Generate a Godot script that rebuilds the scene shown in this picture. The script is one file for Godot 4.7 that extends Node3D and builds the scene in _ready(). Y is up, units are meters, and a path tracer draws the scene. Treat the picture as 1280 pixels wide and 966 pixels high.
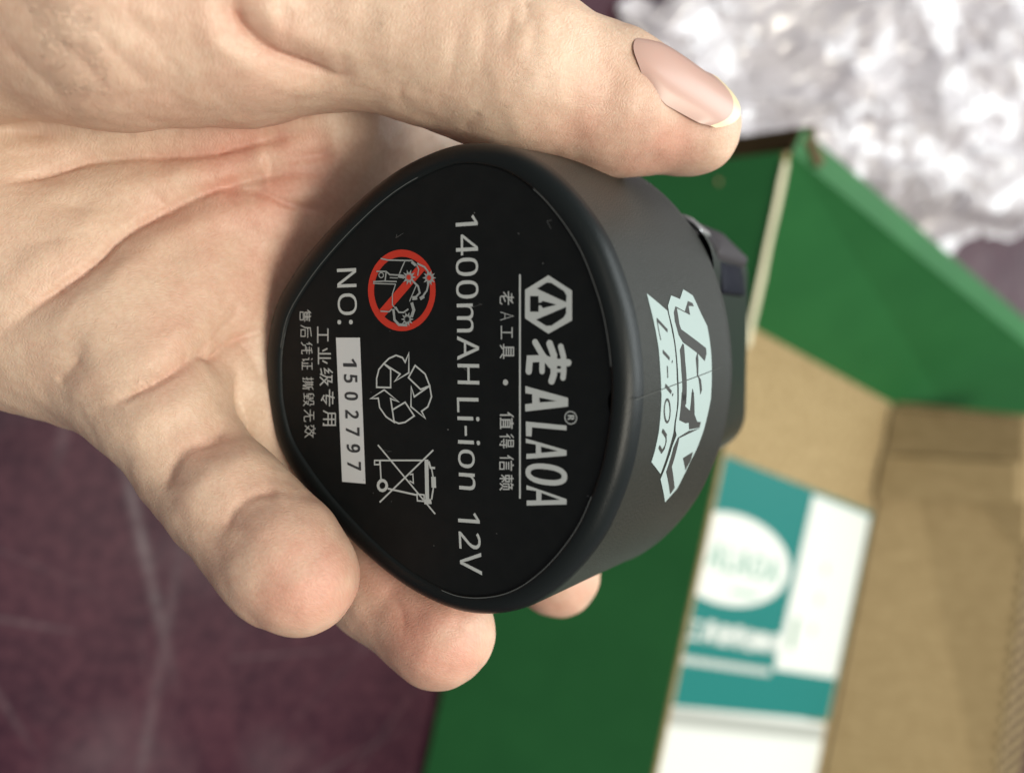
extends Node3D
# A close-up: a hand holds a black battery pack above a table with an open green carton and a clear plastic bag.

const MM := 0.001
const COL_X := Vector3(0.0, 0.52354, -0.85200)
const COL_Y := Vector3(-0.99451, -0.08917, -0.05479)
const COL_Z := Vector3(-0.10466, 0.84732, 0.52067)
const HAND_AT := Vector3(-0.0171, 0.1996, 0.0195)
const BONES := {   # chains of joints: x y z radius, millimetres from the wrist
	"thumb": "-25.5 48.1 -48.9 13.0, -22.1 52.2 -56.9 11.2, -18.8 55.9 -64.1 10.3, -16.5 58.7 -72.0 10.2, -13.9 61.7 -80.2 10.6, -10.5 65.0 -94.5 9.3, -7.6 69.1 -106.3 6.9",
	"thenar": "-20.7 23.2 0.2 15.5, -20.9 33.5 -16.6 14.2, -19.2 44.6 -32.3 14.0, -19.4 48.6 -46.6 12.8, -20.2 50.6 -55.8 10.2",
	"little": "23.6 32.7 -35.0 9.6, 31.0 39.4 -36.8 8.8, 39.7 44.2 -41.0 7.5, 43.3 48.6 -43.6 7.7, 46.6 51.8 -46.1 7.7, 50.4 56.1 -48.6 8.1, 52.5 58.6 -50.3 7.4",
	"ring": "16.1 27.8 -45.9 11.0, 33.2 31.6 -52.5 10.0, 48.8 37.1 -60.2 9.0, 58.6 48.8 -65.8 8.6, 64.0 58.0 -70.1 8.1",
	"middle": "0.4 28.1 -57.3 11.5, 21.1 2.3 -72.6 9.6, 46.7 9.1 -86.1 9.2, 60.5 27.3 -97.7 8.6, 66.5 40.6 -102.8 7.7",
	"index": "-12.6 29.6 -64.2 12.5, -11.8 23.0 -87.9 10.8, 3.5 -3.4 -124.5 9.4, 30.1 -5.8 -140.2 8.8, 49.8 0.1 -145.9 7.8",
	"palm_a": "-12.6 29.6 -64.2 12.5, -5.4 -7.7 17.1 16.0",
	"palm_b": "0.4 28.1 -57.3 13.0, -2.1 -8.7 17.6 17.0",
	"palm_c": "14.8 26.7 -46.3 12.5, 1.3 -9.8 18.1 17.0",
	"palm_d": "23.7 30.5 -35.3 10.5, 2.6 -8.3 17.8 15.0",
	"heel": "23.5 30.5 -35.3 10.5, 13.8 17.3 -15.8 12.5, 4.0 -5.4 17.3 16.0, 9.7 -90.4 114.4 26.0",
	"web": "-12.6 29.6 -64.2 12.0, -24.4 33.0 -54.9 11.0",
}
const CREASES := [   # depth, half width, then points on the skin, millimetres from the wrist
	[1.70, 1.00, "-16.6 62.4 -43.3, -13.9 61.7 -44.2, -12.4 61.2 -45.9, -11.2 60.5 -48.5, -10.4 59.8 -52.6, -9.7 59.6 -56.6"],
	[0.25, 0.50, "-16.6 63.3 -48.5, -14.3 62.4 -49.1, -12.6 61.4 -48.8"],
	[0.30, 0.50, "-12.2 62.3 -56.0, -10.8 61.1 -56.6, -9.5 59.4 -57.0"],
	[0.30, 0.60, "-19.4 71.2 -76.0, -17.7 71.9 -76.2, -16.1 72.0 -75.2"],
	[0.30, 0.50, "-6.4 66.6 -72.2, -5.5 65.0 -72.1, -4.8 62.6 -72.0"],
	[0.15, 0.50, "-19.0 70.9 -74.5, -16.0 71.5 -73.7, -13.1 71.2 -73.0"],
	[0.15, 0.50, "-18.8 71.9 -78.0, -15.2 72.6 -76.6, -12.4 72.5 -76.3"],
	[0.20, 0.50, "-7.4 60.7 -64.6, -8.4 62.0 -63.5, -9.7 63.6 -63.0"],
	[0.12, 0.50, "-16.8 70.5 -71.4, -13.1 70.1 -70.9, -9.6 68.9 -71.1"],
	[0.10, 0.50, "-15.6 69.1 -67.8, -11.3 67.9 -67.9, -8.1 65.5 -68.5"],
	[1.70, 1.10, "2.1 32.9 -20.3, 0.1 33.0 -25.8, -2.1 34.4 -32.5, -3.0 38.6 -44.0, -4.3 40.5 -49.0, -5.5 42.4 -53.5, -6.2 43.8 -57.6"],
	[0.40, 0.80, "-4.9 30.1 -20.7, -4.7 31.4 -25.2, -4.4 32.9 -29.4"],
	[2.00, 1.20, "21.3 37.3 -19.3, 16.2 39.9 -24.7, 12.2 40.1 -29.6, 8.3 38.7 -33.5, 5.0 38.1 -38.6, 1.5 39.7 -45.8, -0.2 41.7 -51.8, -0.8 43.1 -59.4"],
	[1.10, 1.10, "1.5 39.7 -45.8, 2.0 41.3 -50.8, 3.7 42.0 -55.0, 4.4 41.5 -59.8"],
	[1.30, 1.60, "-1.5 41.5 -51.4, -2.6 43.0 -56.0, -3.4 43.8 -61.6"],
	[1.50, 1.10, "31.5 43.8 -28.4, 28.9 47.4 -32.5, 27.0 47.9 -36.4, 24.3 45.4 -41.8, 24.9 44.0 -44.2, 22.8 41.9 -47.7, 21.1 40.4 -52.0"],
	[0.50, 1.00, "24.3 45.4 -41.8, 20.5 42.5 -46.0, 17.8 41.8 -47.9"],
	[1.15, 1.50, "40.8 50.9 -35.7, 39.4 50.8 -35.9, 37.5 50.8 -36.7, 35.6 50.9 -38.4, 34.8 51.0 -41.4, 33.8 49.6 -43.3, 32.2 47.0 -44.5"],
	[0.95, 1.40, "45.1 58.2 -41.0, 43.7 58.0 -41.6, 42.3 57.9 -42.7, 41.2 57.8 -44.6, 40.8 57.6 -46.8, 41.0 57.6 -48.3"],
	[0.50, 0.80, "27.7 40.0 -25.0, 26.0 41.8 -26.3, 24.2 42.9 -27.5"],
	[0.15, 1.20, "10.7 36.4 -19.9, 9.5 37.5 -25.2, 8.4 38.0 -29.8"],
	[0.22, 0.60, "-0.5 35.3 -34.3, 2.6 37.1 -37.9, 5.0 38.5 -40.1"],
	[0.18, 0.60, "4.2 34.9 -25.5, 5.3 36.5 -31.0, 2.7 36.8 -36.9"],
	[0.20, 0.70, "17.7 41.5 -27.2, 19.7 43.7 -30.6, 19.3 44.8 -36.1"],
	[0.22, 0.70, "23.8 37.8 -20.9, 22.7 40.4 -24.4, 23.7 43.6 -28.6"],
	[0.20, 0.80, "12.5 41.9 -37.8, 16.7 43.6 -40.3, 20.9 44.6 -40.9"],
	[0.20, 0.50, "-12.7 56.0 -24.0, -9.3 55.7 -28.0, -6.2 53.1 -31.7"],
	[0.18, 0.50, "-13.5 58.3 -27.7, -10.1 57.2 -31.5, -7.1 54.4 -35.4"],
	[0.15, 0.50, "-14.4 59.4 -32.2, -11.4 58.5 -35.4, -8.1 56.2 -39.0"],
	[0.18, 0.50, "-10.1 51.9 -21.7, -7.3 51.1 -24.7, -5.7 49.6 -26.6"],
	[0.25, 0.60, "-1.4 31.3 -20.5, -2.4 32.8 -27.8, -1.6 35.5 -35.3"],
	[0.40, 0.80, "22.2 41.9 -47.7, 25.7 41.2 -49.8, 28.9 41.4 -51.0"],
	[0.15, 0.50, "59.8 64.7 -68.2, 61.8 65.7 -71.3, 64.6 64.7 -74.7"],
	[0.25, 0.80, "56.4 57.5 -62.1, 58.6 60.2 -63.3, 61.5 61.6 -63.2"],
]
const PINK := "50.8 65.7 -49.0 9.0 10.0, 63.7 65.7 -67.7 9.0 10.0, 66.4 47.2 -98.7 9.0 8.0, -3.3 72.9 -97.6 9.0 9.0, -4.3 70.2 -86.7 8.0 5.0, -13.3 61.7 -46.9 7.0 4.0, 22.9 45.7 -39.7 6.0 3.0, 10.3 33.5 -66.3 20.0 5.5, 12.2 41.1 -48.3 9.0 4.0, -1.1 41.7 -51.9 10.0 4.0, 38.9 54.4 -39.8 6.0 3.5, -7.5 54.9 -32.4 16.0 2.5, -4.4 41.8 -51.9 10.0 3.5, 55.9 57.3 -62.2 9.0 7.0"
const NAIL_AT := Vector3(-12.2, 74.8, -100.1)
const NAIL_ALONG := Vector3(0.268, 0.287, -0.920)
const NAIL_UP := Vector3(-0.445, 0.884, 0.146)
const LOGO_WHITE := [
	"-13.23,12.76 -11.37,15.78 -7.92,15.79 -6.36,12.77 -8.18,9.71 -11.59,9.71",
	"-0.05,9.74 1.17,15.31 2.18,15.32 3.04,9.74 2.15,9.70 2.02,10.65 0.91,10.65 0.81,9.74",
	"6.32,9.79 7.41,15.14 8.04,15.14 8.82,9.86 8.20,9.86 8.06,11.13 6.98,11.14 6.86,9.79",
	"12.03,9.87 13.26,15.16 13.90,15.16 14.55,9.90 13.93,9.89 13.79,11.19 12.63,11.19 12.59,9.87",
	"4.25,9.79 4.45,15.13 5.02,15.13 4.91,10.61 6.03,10.57 6.02,9.82",
	"10.59,15.25 10.96,15.19 11.25,14.99 11.47,14.67 11.64,14.22 11.76,13.66 11.80,12.98 11.78,12.07 11.70,11.37 11.56,10.80 11.36,10.34 11.12,10.00 10.82,9.80 10.43,9.73 10.04,9.80 9.75,10.01 9.53,10.34 9.36,10.80 9.25,11.37 9.21,12.07 9.24,12.98 9.33,13.66 9.47,14.22 9.67,14.66 9.92,14.99 10.21,15.19",
	"-13.44,8.91 -13.43,9.15 13.77,9.10 13.80,8.86",
]
const LOGO_BLACK := [
	"-11.68,11.31 -12.38,12.60 -12.32,13.17 -11.32,14.81 -10.79,15.10 -10.05,15.05",
	"-8.02,11.23 -9.48,15.06 -8.78,15.06 -8.26,14.73 -7.32,13.18 -7.29,12.52",
	"-10.82,10.42 -10.80,11.51 -8.96,11.51 -8.97,10.42",
	"-10.02,11.51 -10.04,11.88 -10.24,12.02 -9.77,13.83 -9.38,12.05 -9.68,11.88 -9.72,11.51",
	"1.28,11.64 1.60,13.86 1.85,11.68",
	"7.19,11.86 7.56,14.05 7.93,11.88",
	"12.82,11.91 13.42,14.33 13.72,11.91",
	"10.57,14.55 10.77,14.48 10.92,14.28 11.03,13.94 11.10,13.49 11.13,12.91 11.11,12.13 11.05,11.55 10.95,11.09 10.82,10.74 10.66,10.53 10.45,10.46 10.24,10.53 10.09,10.74 9.98,11.09 9.91,11.55 9.89,12.13 9.91,12.91 9.97,13.49 10.07,13.94 10.20,14.28 10.36,14.48",
]
const LOGO_STROKES := [
	[0.77, "-5.34,11.04 -3.80,12.02 -2.57,13.18"],
	[0.84, "-5.21,12.93 -3.82,13.48 -1.55,13.48 -0.75,13.19"],
	[0.71, "-4.86,14.37 -3.69,14.71 -2.03,14.75 -1.20,14.67"],
	[0.84, "-2.98,15.32 -2.99,13.68 -3.42,12.19 -3.34,10.33 -1.85,10.19"],
	[0.71, "-3.49,11.98 -1.89,11.95"],
	[0.44, "-2.00,13.52 -2.06,14.67"],
]
const WARN_STROKES := [
	[0.19, "-16.03,-11.16 -15.79,-9.97 -15.59,-6.32 -14.96,-5.92"],
	[0.17, "-15.56,-7.39 -14.68,-7.90 -13.98,-8.25"],
	[0.19, "-14.39,-11.87 -14.34,-10.34 -13.91,-9.75 -13.80,-8.25"],
	[0.17, "-13.07,-12.41 -13.10,-10.70 -12.99,-8.68"],
	[0.15, "-12.84,-12.42 -12.67,-8.85"],
	[0.13, "-13.87,-10.74 -13.67,-10.81 -13.56,-11.00 -13.56,-11.23 -13.69,-11.42 -13.89,-11.49 -14.08,-11.41 -14.20,-11.22 -14.19,-10.99 -14.07,-10.80 -13.87,-10.74"],
	[0.20, "-14.20,-10.34 -13.17,-10.49"],
	[0.13, "-13.52,-9.76 -13.44,-8.50"],
	[0.47, "-13.74,-8.42 -13.55,-7.51"],
	[0.16, "-12.67,-8.85 -11.41,-9.38 -10.02,-9.40 -9.32,-8.74"],
	[0.26, "-13.00,-6.20 -12.30,-5.39 -11.47,-5.16 -10.74,-6.06"],
	[0.49, "-10.81,-6.31 -10.87,-5.57"],
	[0.23, "-15.22,-5.51 -14.71,-4.39 -13.88,-3.68"],
	[0.25, "-12.80,-3.77 -11.73,-4.10 -10.79,-4.92"],
	[0.44, "-10.72,-5.12 -11.05,-4.51"],
	[0.16, "-13.66,-5.45 -14.47,-5.28 -15.02,-5.60"],
	[0.15, "-10.40,-6.73 -11.08,-6.39 -12.44,-5.68"],
	[0.44, "-10.26,-6.40 -9.30,-6.09 -8.41,-6.46"],
	[0.35, "-9.46,-9.24 -8.07,-9.09 -7.44,-8.43 -7.37,-7.10"],
	[0.22, "-9.74,-8.90 -9.04,-8.41 -9.01,-7.66 -9.44,-6.91"],
	[0.16, "-9.20,-11.28 -9.12,-9.92 -9.47,-9.41"],
	[0.38, "-15.45,-6.33 -14.96,-5.68"],
]
const WARN_STARS := [
	"-13.46,-5.68 -13.31,-6.24 -12.86,-5.90 -13.05,-6.44 -12.49,-6.44 -12.95,-6.77 -12.51,-7.11 -13.06,-7.10 -12.90,-7.65 -13.34,-7.30 -13.52,-7.85 -13.67,-7.29 -14.12,-7.64 -13.93,-7.09 -14.48,-7.08 -14.02,-6.76 -14.46,-6.41 -13.91,-6.43 -14.07,-5.88 -13.64,-6.23",
	"-13.31,-2.68 -13.16,-3.18 -12.74,-2.88 -12.91,-3.38 -12.39,-3.39 -12.81,-3.70 -12.40,-4.03 -12.92,-4.02 -12.78,-4.54 -13.19,-4.22 -13.37,-4.73 -13.52,-4.21 -13.95,-4.52 -13.78,-4.01 -14.29,-4.00 -13.87,-3.69 -14.28,-3.37 -13.76,-3.37 -13.90,-2.86 -13.49,-3.18",
	"-8.13,-6.10 -7.98,-6.59 -7.57,-6.30 -7.72,-6.79 -7.23,-6.80 -7.63,-7.10 -7.23,-7.41 -7.72,-7.41 -7.58,-7.91 -7.98,-7.60 -8.14,-8.09 -8.29,-7.59 -8.70,-7.89 -8.55,-7.40 -9.04,-7.38 -8.64,-7.08 -9.04,-6.77 -8.54,-6.77 -8.69,-6.28 -8.29,-6.59",
]
const WARN_CORES := [
	"-13.48,-6.30 -13.40,-6.51 -13.22,-6.40 -13.28,-6.61 -13.07,-6.63 -13.24,-6.77 -13.07,-6.91 -13.29,-6.92 -13.24,-7.14 -13.42,-7.02 -13.50,-7.22 -13.57,-7.01 -13.76,-7.13 -13.70,-6.92 -13.91,-6.90 -13.74,-6.76 -13.90,-6.62 -13.69,-6.61 -13.74,-6.39 -13.56,-6.51",
	"-13.33,-3.28 -13.26,-3.46 -13.10,-3.36 -13.14,-3.55 -12.95,-3.57 -13.09,-3.70 -12.96,-3.83 -13.14,-3.85 -13.11,-4.04 -13.27,-3.94 -13.35,-4.11 -13.42,-3.94 -13.59,-4.03 -13.55,-3.85 -13.73,-3.82 -13.59,-3.69 -13.72,-3.56 -13.54,-3.54 -13.57,-3.36 -13.41,-3.45",
	"-8.13,-6.63 -8.06,-6.84 -7.87,-6.72 -7.93,-6.94 -7.71,-6.95 -7.88,-7.09 -7.71,-7.24 -7.93,-7.25 -7.87,-7.47 -8.06,-7.34 -8.14,-7.55 -8.21,-7.34 -8.40,-7.46 -8.34,-7.24 -8.56,-7.23 -8.39,-7.09 -8.56,-6.94 -8.34,-6.93 -8.39,-6.71 -8.21,-6.84",
]
const WARN_RED := [
	"-11.76,-2.84 -11.09,-2.89 -10.43,-3.02 -9.80,-3.24 -9.20,-3.54 -8.64,-3.92 -8.13,-4.36 -7.68,-4.87 -7.30,-5.43 -7.00,-6.04 -6.78,-6.69 -6.64,-7.36 -6.60,-8.04 -6.64,-8.73 -6.77,-9.41 -7.00,-10.07 -7.30,-10.69 -7.69,-11.27 -8.15,-11.79 -8.68,-12.25 -9.27,-12.64 -9.90,-12.94 -10.57,-13.16 -11.26,-13.28 -11.96,-13.32 -12.65,-13.26 -13.33,-13.10 -13.99,-12.86 -14.60,-12.53 -15.17,-12.13 -15.67,-11.65 -16.11,-11.12 -16.47,-10.53 -16.75,-9.90 -16.94,-9.24 -17.05,-8.56 -17.07,-7.88 -16.99,-7.20 -16.84,-6.54 -16.59,-5.91 -16.27,-5.31 -15.88,-4.76 -15.42,-4.27 -14.90,-3.84 -14.33,-3.48 -13.72,-3.20 -13.09,-2.99 -12.43,-2.87",
	"-11.75,-3.67 -11.19,-3.71 -10.65,-3.82 -10.12,-4.01 -9.62,-4.26 -9.16,-4.57 -8.74,-4.94 -8.37,-5.36 -8.06,-5.82 -7.81,-6.33 -7.63,-6.86 -7.52,-7.42 -7.49,-7.98 -7.52,-8.55 -7.64,-9.11 -7.82,-9.65 -8.08,-10.16 -8.40,-10.63 -8.78,-11.06 -9.21,-11.44 -9.70,-11.76 -10.22,-12.00 -10.77,-12.18 -11.33,-12.29 -11.91,-12.31 -12.48,-12.26 -13.04,-12.14 -13.58,-11.94 -14.09,-11.67 -14.56,-11.34 -14.97,-10.95 -15.33,-10.51 -15.63,-10.03 -15.87,-9.51 -16.03,-8.97 -16.12,-8.41 -16.13,-7.85 -16.08,-7.29 -15.95,-6.74 -15.75,-6.21 -15.49,-5.72 -15.16,-5.27 -14.78,-4.86 -14.35,-4.50 -13.88,-4.20 -13.38,-3.97 -12.85,-3.80 -12.30,-3.70",
	"-15.21,-5.19 -14.44,-4.29 -8.47,-10.70 -9.27,-11.62",
]
const SYMBOL_STROKES := [
	[0.22, "0.83,-12.15 0.80,-9.91 -1.59,-9.87 -2.33,-10.95 -1.54,-11.75 -0.33,-12.13 0.83,-12.15"],
	[0.22, "-2.33,-10.95 -3.01,-10.13 -3.46,-8.98 -3.17,-7.99 -2.59,-7.57 -3.77,-6.99 -1.23,-7.03 -0.05,-9.26 -1.03,-8.39 -2.33,-10.95"],
	[0.22, "-2.19,-6.04 -1.13,-4.53 0.37,-3.86 0.88,-5.24 -0.59,-7.09 -2.19,-6.04"],
	[0.22, "0.37,-3.86 1.76,-3.60 3.07,-4.17 3.70,-5.14 4.57,-4.60 3.18,-6.76 0.58,-6.69 1.86,-6.23 0.37,-3.86"],
	[0.22, "2.63,-7.65 4.35,-6.27 5.25,-7.69 5.47,-8.69 5.22,-9.46 3.72,-9.67 2.63,-7.65"],
	[0.22, "1.13,-10.93 2.37,-13.15 2.27,-11.91 3.52,-11.70 4.68,-10.70 5.34,-9.41 2.24,-9.93 2.62,-8.65 1.13,-10.93"],
	[0.22, "8.53,-12.09 16.95,-3.23"],
	[0.22, "8.62,-3.41 16.25,-11.94"],
	[0.22, "10.59,-11.83 10.08,-4.95"],
	[0.22, "10.58,-11.77 13.15,-11.67"],
	[0.25, "14.28,-10.58 14.74,-5.85"],
	[0.59, "9.93,-4.47 15.64,-4.41"],
	[0.42, "13.88,-10.74 14.23,-10.84 14.50,-11.11 14.63,-11.46 14.57,-11.82 14.34,-12.07 14.00,-12.16 13.65,-12.06 13.37,-11.79 13.25,-11.44 13.31,-11.09 13.54,-10.83 13.88,-10.74"],
	[0.20, "10.65,-12.66 10.59,-11.83 11.15,-11.84 11.21,-12.67 10.65,-12.66"],
	[0.20, "14.59,-5.99 14.60,-4.87 15.44,-4.88 15.47,-5.92 14.59,-5.99"],
	[0.69, "12.10,-3.42 13.52,-3.38"],
	[0.30, "10.14,-4.12 10.95,-3.85 10.94,-3.16"],
	[0.20, "10.94,-3.71 12.33,-3.43"],
	[0.22, "13.52,-3.44 15.09,-3.73"],
	[0.64, "15.51,-4.88 15.36,-3.77"],
	[0.17, "12.11,-7.08 12.00,-6.57 13.19,-6.51 12.93,-7.10"],
]
const TEXTS := [
	["1400mAH", Vector2(-20.86, 0.11), Vector2(-0.01, 0.23), 3.17],
	["Li-ion", Vector2(1.71, 0.10), Vector2(13.39, 0.35), 3.22],
	["12V", Vector2(16.29, 0.14), Vector2(24.23, 0.49), 3.15],
	["NO:", Vector2(-14.91, -18.51), Vector2(-7.47, -18.45), 3.32],
]
const DIGITS := [
	["1", Vector2(-2.92, -17.59), Vector2(-1.78, -17.59), 2.27],
	["5", Vector2(-0.77, -17.52), Vector2(0.38, -17.52), 2.27],
	["0", Vector2(1.59, -17.46), Vector2(2.74, -17.46), 2.27],
	["2", Vector2(4.07, -17.38), Vector2(5.22, -17.38), 2.27],
	["7", Vector2(6.36, -17.32), Vector2(7.52, -17.32), 2.28],
	["9", Vector2(8.66, -17.25), Vector2(9.82, -17.25), 2.28],
	["7", Vector2(11.03, -17.18), Vector2(12.19, -17.18), 2.29],
]
const REG := [
	["R", Vector2(3.19, 15.29), Vector2(3.81, 15.30), 0.81],
]
const REG_RING := [Vector2(3.49, 15.67), 0.42, 0.1]
const STRIP := [
	"-5.69,-18.74 -5.72,-14.74 13.94,-14.22 14.00,-18.16",
]
const GLYPHS := [
	["lao", Vector2(-11.56, 6.30), Vector2(-9.73, 6.29), Vector2(-11.52, 8.28)],
	["A", Vector2(-9.05, 6.29), Vector2(-7.89, 6.28), Vector2(-9.04, 8.27)],
	["gong", Vector2(-7.41, 6.28), Vector2(-5.56, 6.28), Vector2(-7.41, 8.27)],
	["ju", Vector2(-5.18, 6.27), Vector2(-3.18, 6.26), Vector2(-5.19, 8.26)],
	["zhi", Vector2(3.19, 6.24), Vector2(5.41, 6.23), Vector2(3.10, 8.24)],
	["de", Vector2(5.91, 6.23), Vector2(7.79, 6.22), Vector2(5.79, 8.24)],
	["xin", Vector2(8.53, 6.22), Vector2(10.57, 6.21), Vector2(8.39, 8.23)],
	["lai", Vector2(10.97, 6.20), Vector2(13.03, 6.20), Vector2(10.81, 8.22)],
	["gong", Vector2(-7.31, -22.12), Vector2(-4.79, -22.19), Vector2(-7.31, -19.72)],
	["ye", Vector2(-4.44, -21.91), Vector2(-1.91, -21.98), Vector2(-4.46, -19.50)],
	["ji", Vector2(-1.56, -21.69), Vector2(0.97, -21.76), Vector2(-1.61, -19.28)],
	["zhuan", Vector2(1.33, -21.48), Vector2(3.87, -21.54), Vector2(1.25, -19.07)],
	["yong", Vector2(4.22, -21.26), Vector2(6.77, -21.33), Vector2(4.11, -18.85)],
	["shou", Vector2(-9.62, -24.94), Vector2(-7.75, -24.99), Vector2(-9.60, -22.90)],
	["hou", Vector2(-7.42, -24.88), Vector2(-5.54, -24.93), Vector2(-7.42, -22.83)],
	["ping", Vector2(-5.16, -24.81), Vector2(-3.27, -24.86), Vector2(-5.17, -22.77)],
	["zheng", Vector2(-3.00, -24.75), Vector2(-1.11, -24.80), Vector2(-3.03, -22.70)],
	["si", Vector2(-0.22, -24.67), Vector2(1.67, -24.72), Vector2(-0.28, -22.62)],
	["hui", Vector2(2.00, -24.60), Vector2(3.91, -24.66), Vector2(1.93, -22.55)],
	["wu", Vector2(4.24, -24.54), Vector2(6.14, -24.59), Vector2(4.14, -22.49)],
	["xiao", Vector2(6.42, -24.48), Vector2(8.33, -24.53), Vector2(6.31, -22.42)],
]
const DOT := Vector2(-0.42, 7.11)
const EMBLEM_WHITE := [
	"-11.04,7.98 -8.81,13.47 -7.81,13.55 -5.97,13.79 -4.75,13.99 -2.92,14.04 -0.50,14.06 1.66,14.50 2.12,14.60 3.36,14.74 4.90,14.56 6.33,14.79 8.04,14.40 9.64,14.16 11.56,13.87 9.37,8.91 7.95,9.17 5.81,9.32 3.51,9.06 1.10,8.82 0.65,8.65 -2.02,8.40 -4.37,8.45 -6.90,8.18 -9.45,7.93",
	"-10.71,16.22 -10.20,19.21 -11.47,21.62 -10.63,24.81 -8.26,26.41 -6.50,28.25 -4.87,28.48 -2.59,28.59 -0.33,28.50 1.79,28.64 3.10,28.79 5.05,28.28 7.02,27.78 9.46,26.62 11.25,25.38 14.99,24.17 16.62,21.25 12.38,14.67 10.56,15.02 8.00,15.48 6.71,16.25 6.09,15.50 5.11,15.12 2.78,15.25 1.70,15.06 -0.46,14.66 -2.60,14.53 -4.43,14.48 -6.57,14.28 -8.42,13.89 -9.42,14.10",
]
const EMBLEM_DARK := [
	"-9.30,16.76 -8.59,19.88 -9.91,22.11 -9.61,23.78 -9.20,23.97 -9.26,21.85 -8.11,21.68 -9.06,17.07 -7.11,16.86 -6.41,17.23 -3.73,26.39 -3.00,26.45 -2.09,25.42 -3.25,22.50 -4.78,17.26 -5.75,15.99 -7.46,15.40 -8.54,15.65",
	"-4.63,17.07 -3.91,15.79 -1.31,15.82 0.55,16.20 2.82,16.43 2.95,18.16 0.34,17.85 -2.46,17.42 -4.46,17.49",
	"1.30,16.07 1.41,17.76 3.22,17.91 3.94,20.11 1.56,20.01 1.62,20.88 4.59,22.24 5.67,23.94 5.84,25.66 6.57,25.44 6.42,20.99 5.48,20.32 5.44,18.96 4.81,16.24",
	"6.61,20.84 6.67,25.72 7.23,17.51 11.04,17.56 14.69,22.67 15.49,21.82 11.51,15.89 8.21,15.99 7.10,16.95",
	"10.27,21.28 9.82,25.04 10.88,25.27 12.29,24.38",
	"-3.40,22.65 -2.57,21.71 -0.36,21.98 -0.01,22.61 2.13,23.77 1.53,24.32 0.21,23.68 -0.41,22.45 -2.52,22.79",
	"1.11,20.17 3.02,20.42 3.08,21.31 1.29,20.51",
]
const EMBLEM_STROKES := [
	[0.45, "-7.84,9.17 -6.36,12.18"],
	[0.22, "-7.79,9.23 -6.57,9.19 -5.34,9.45"],
	[0.45, "-3.99,9.67 -3.00,11.74"],
	[0.35, "-2.69,12.56 -2.54,12.71"],
	[0.28, "-2.19,10.80 -0.77,10.77"],
	[0.45, "0.07,9.95 1.07,12.14"],
	[0.35, "1.30,12.58 1.46,12.79"],
	[0.30, "3.32,12.28 3.94,12.39 4.42,12.28 4.67,11.95 4.62,11.46 4.30,10.92 3.77,10.44 3.14,10.13 2.54,10.06 2.07,10.23 1.83,10.59 1.86,11.06 2.17,11.56 2.69,11.98 3.32,12.28"],
	[0.50, "5.57,10.41 6.48,12.25"],
	[0.25, "6.39,12.11 7.22,12.55 7.84,12.47"],
	[0.45, "7.84,12.47 8.37,11.78 7.58,10.31"],
]
const SEAM := "1.06,0.41 0.58,7.03 0.07,15.41 -0.48,25.13 -0.95,32.51"


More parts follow.
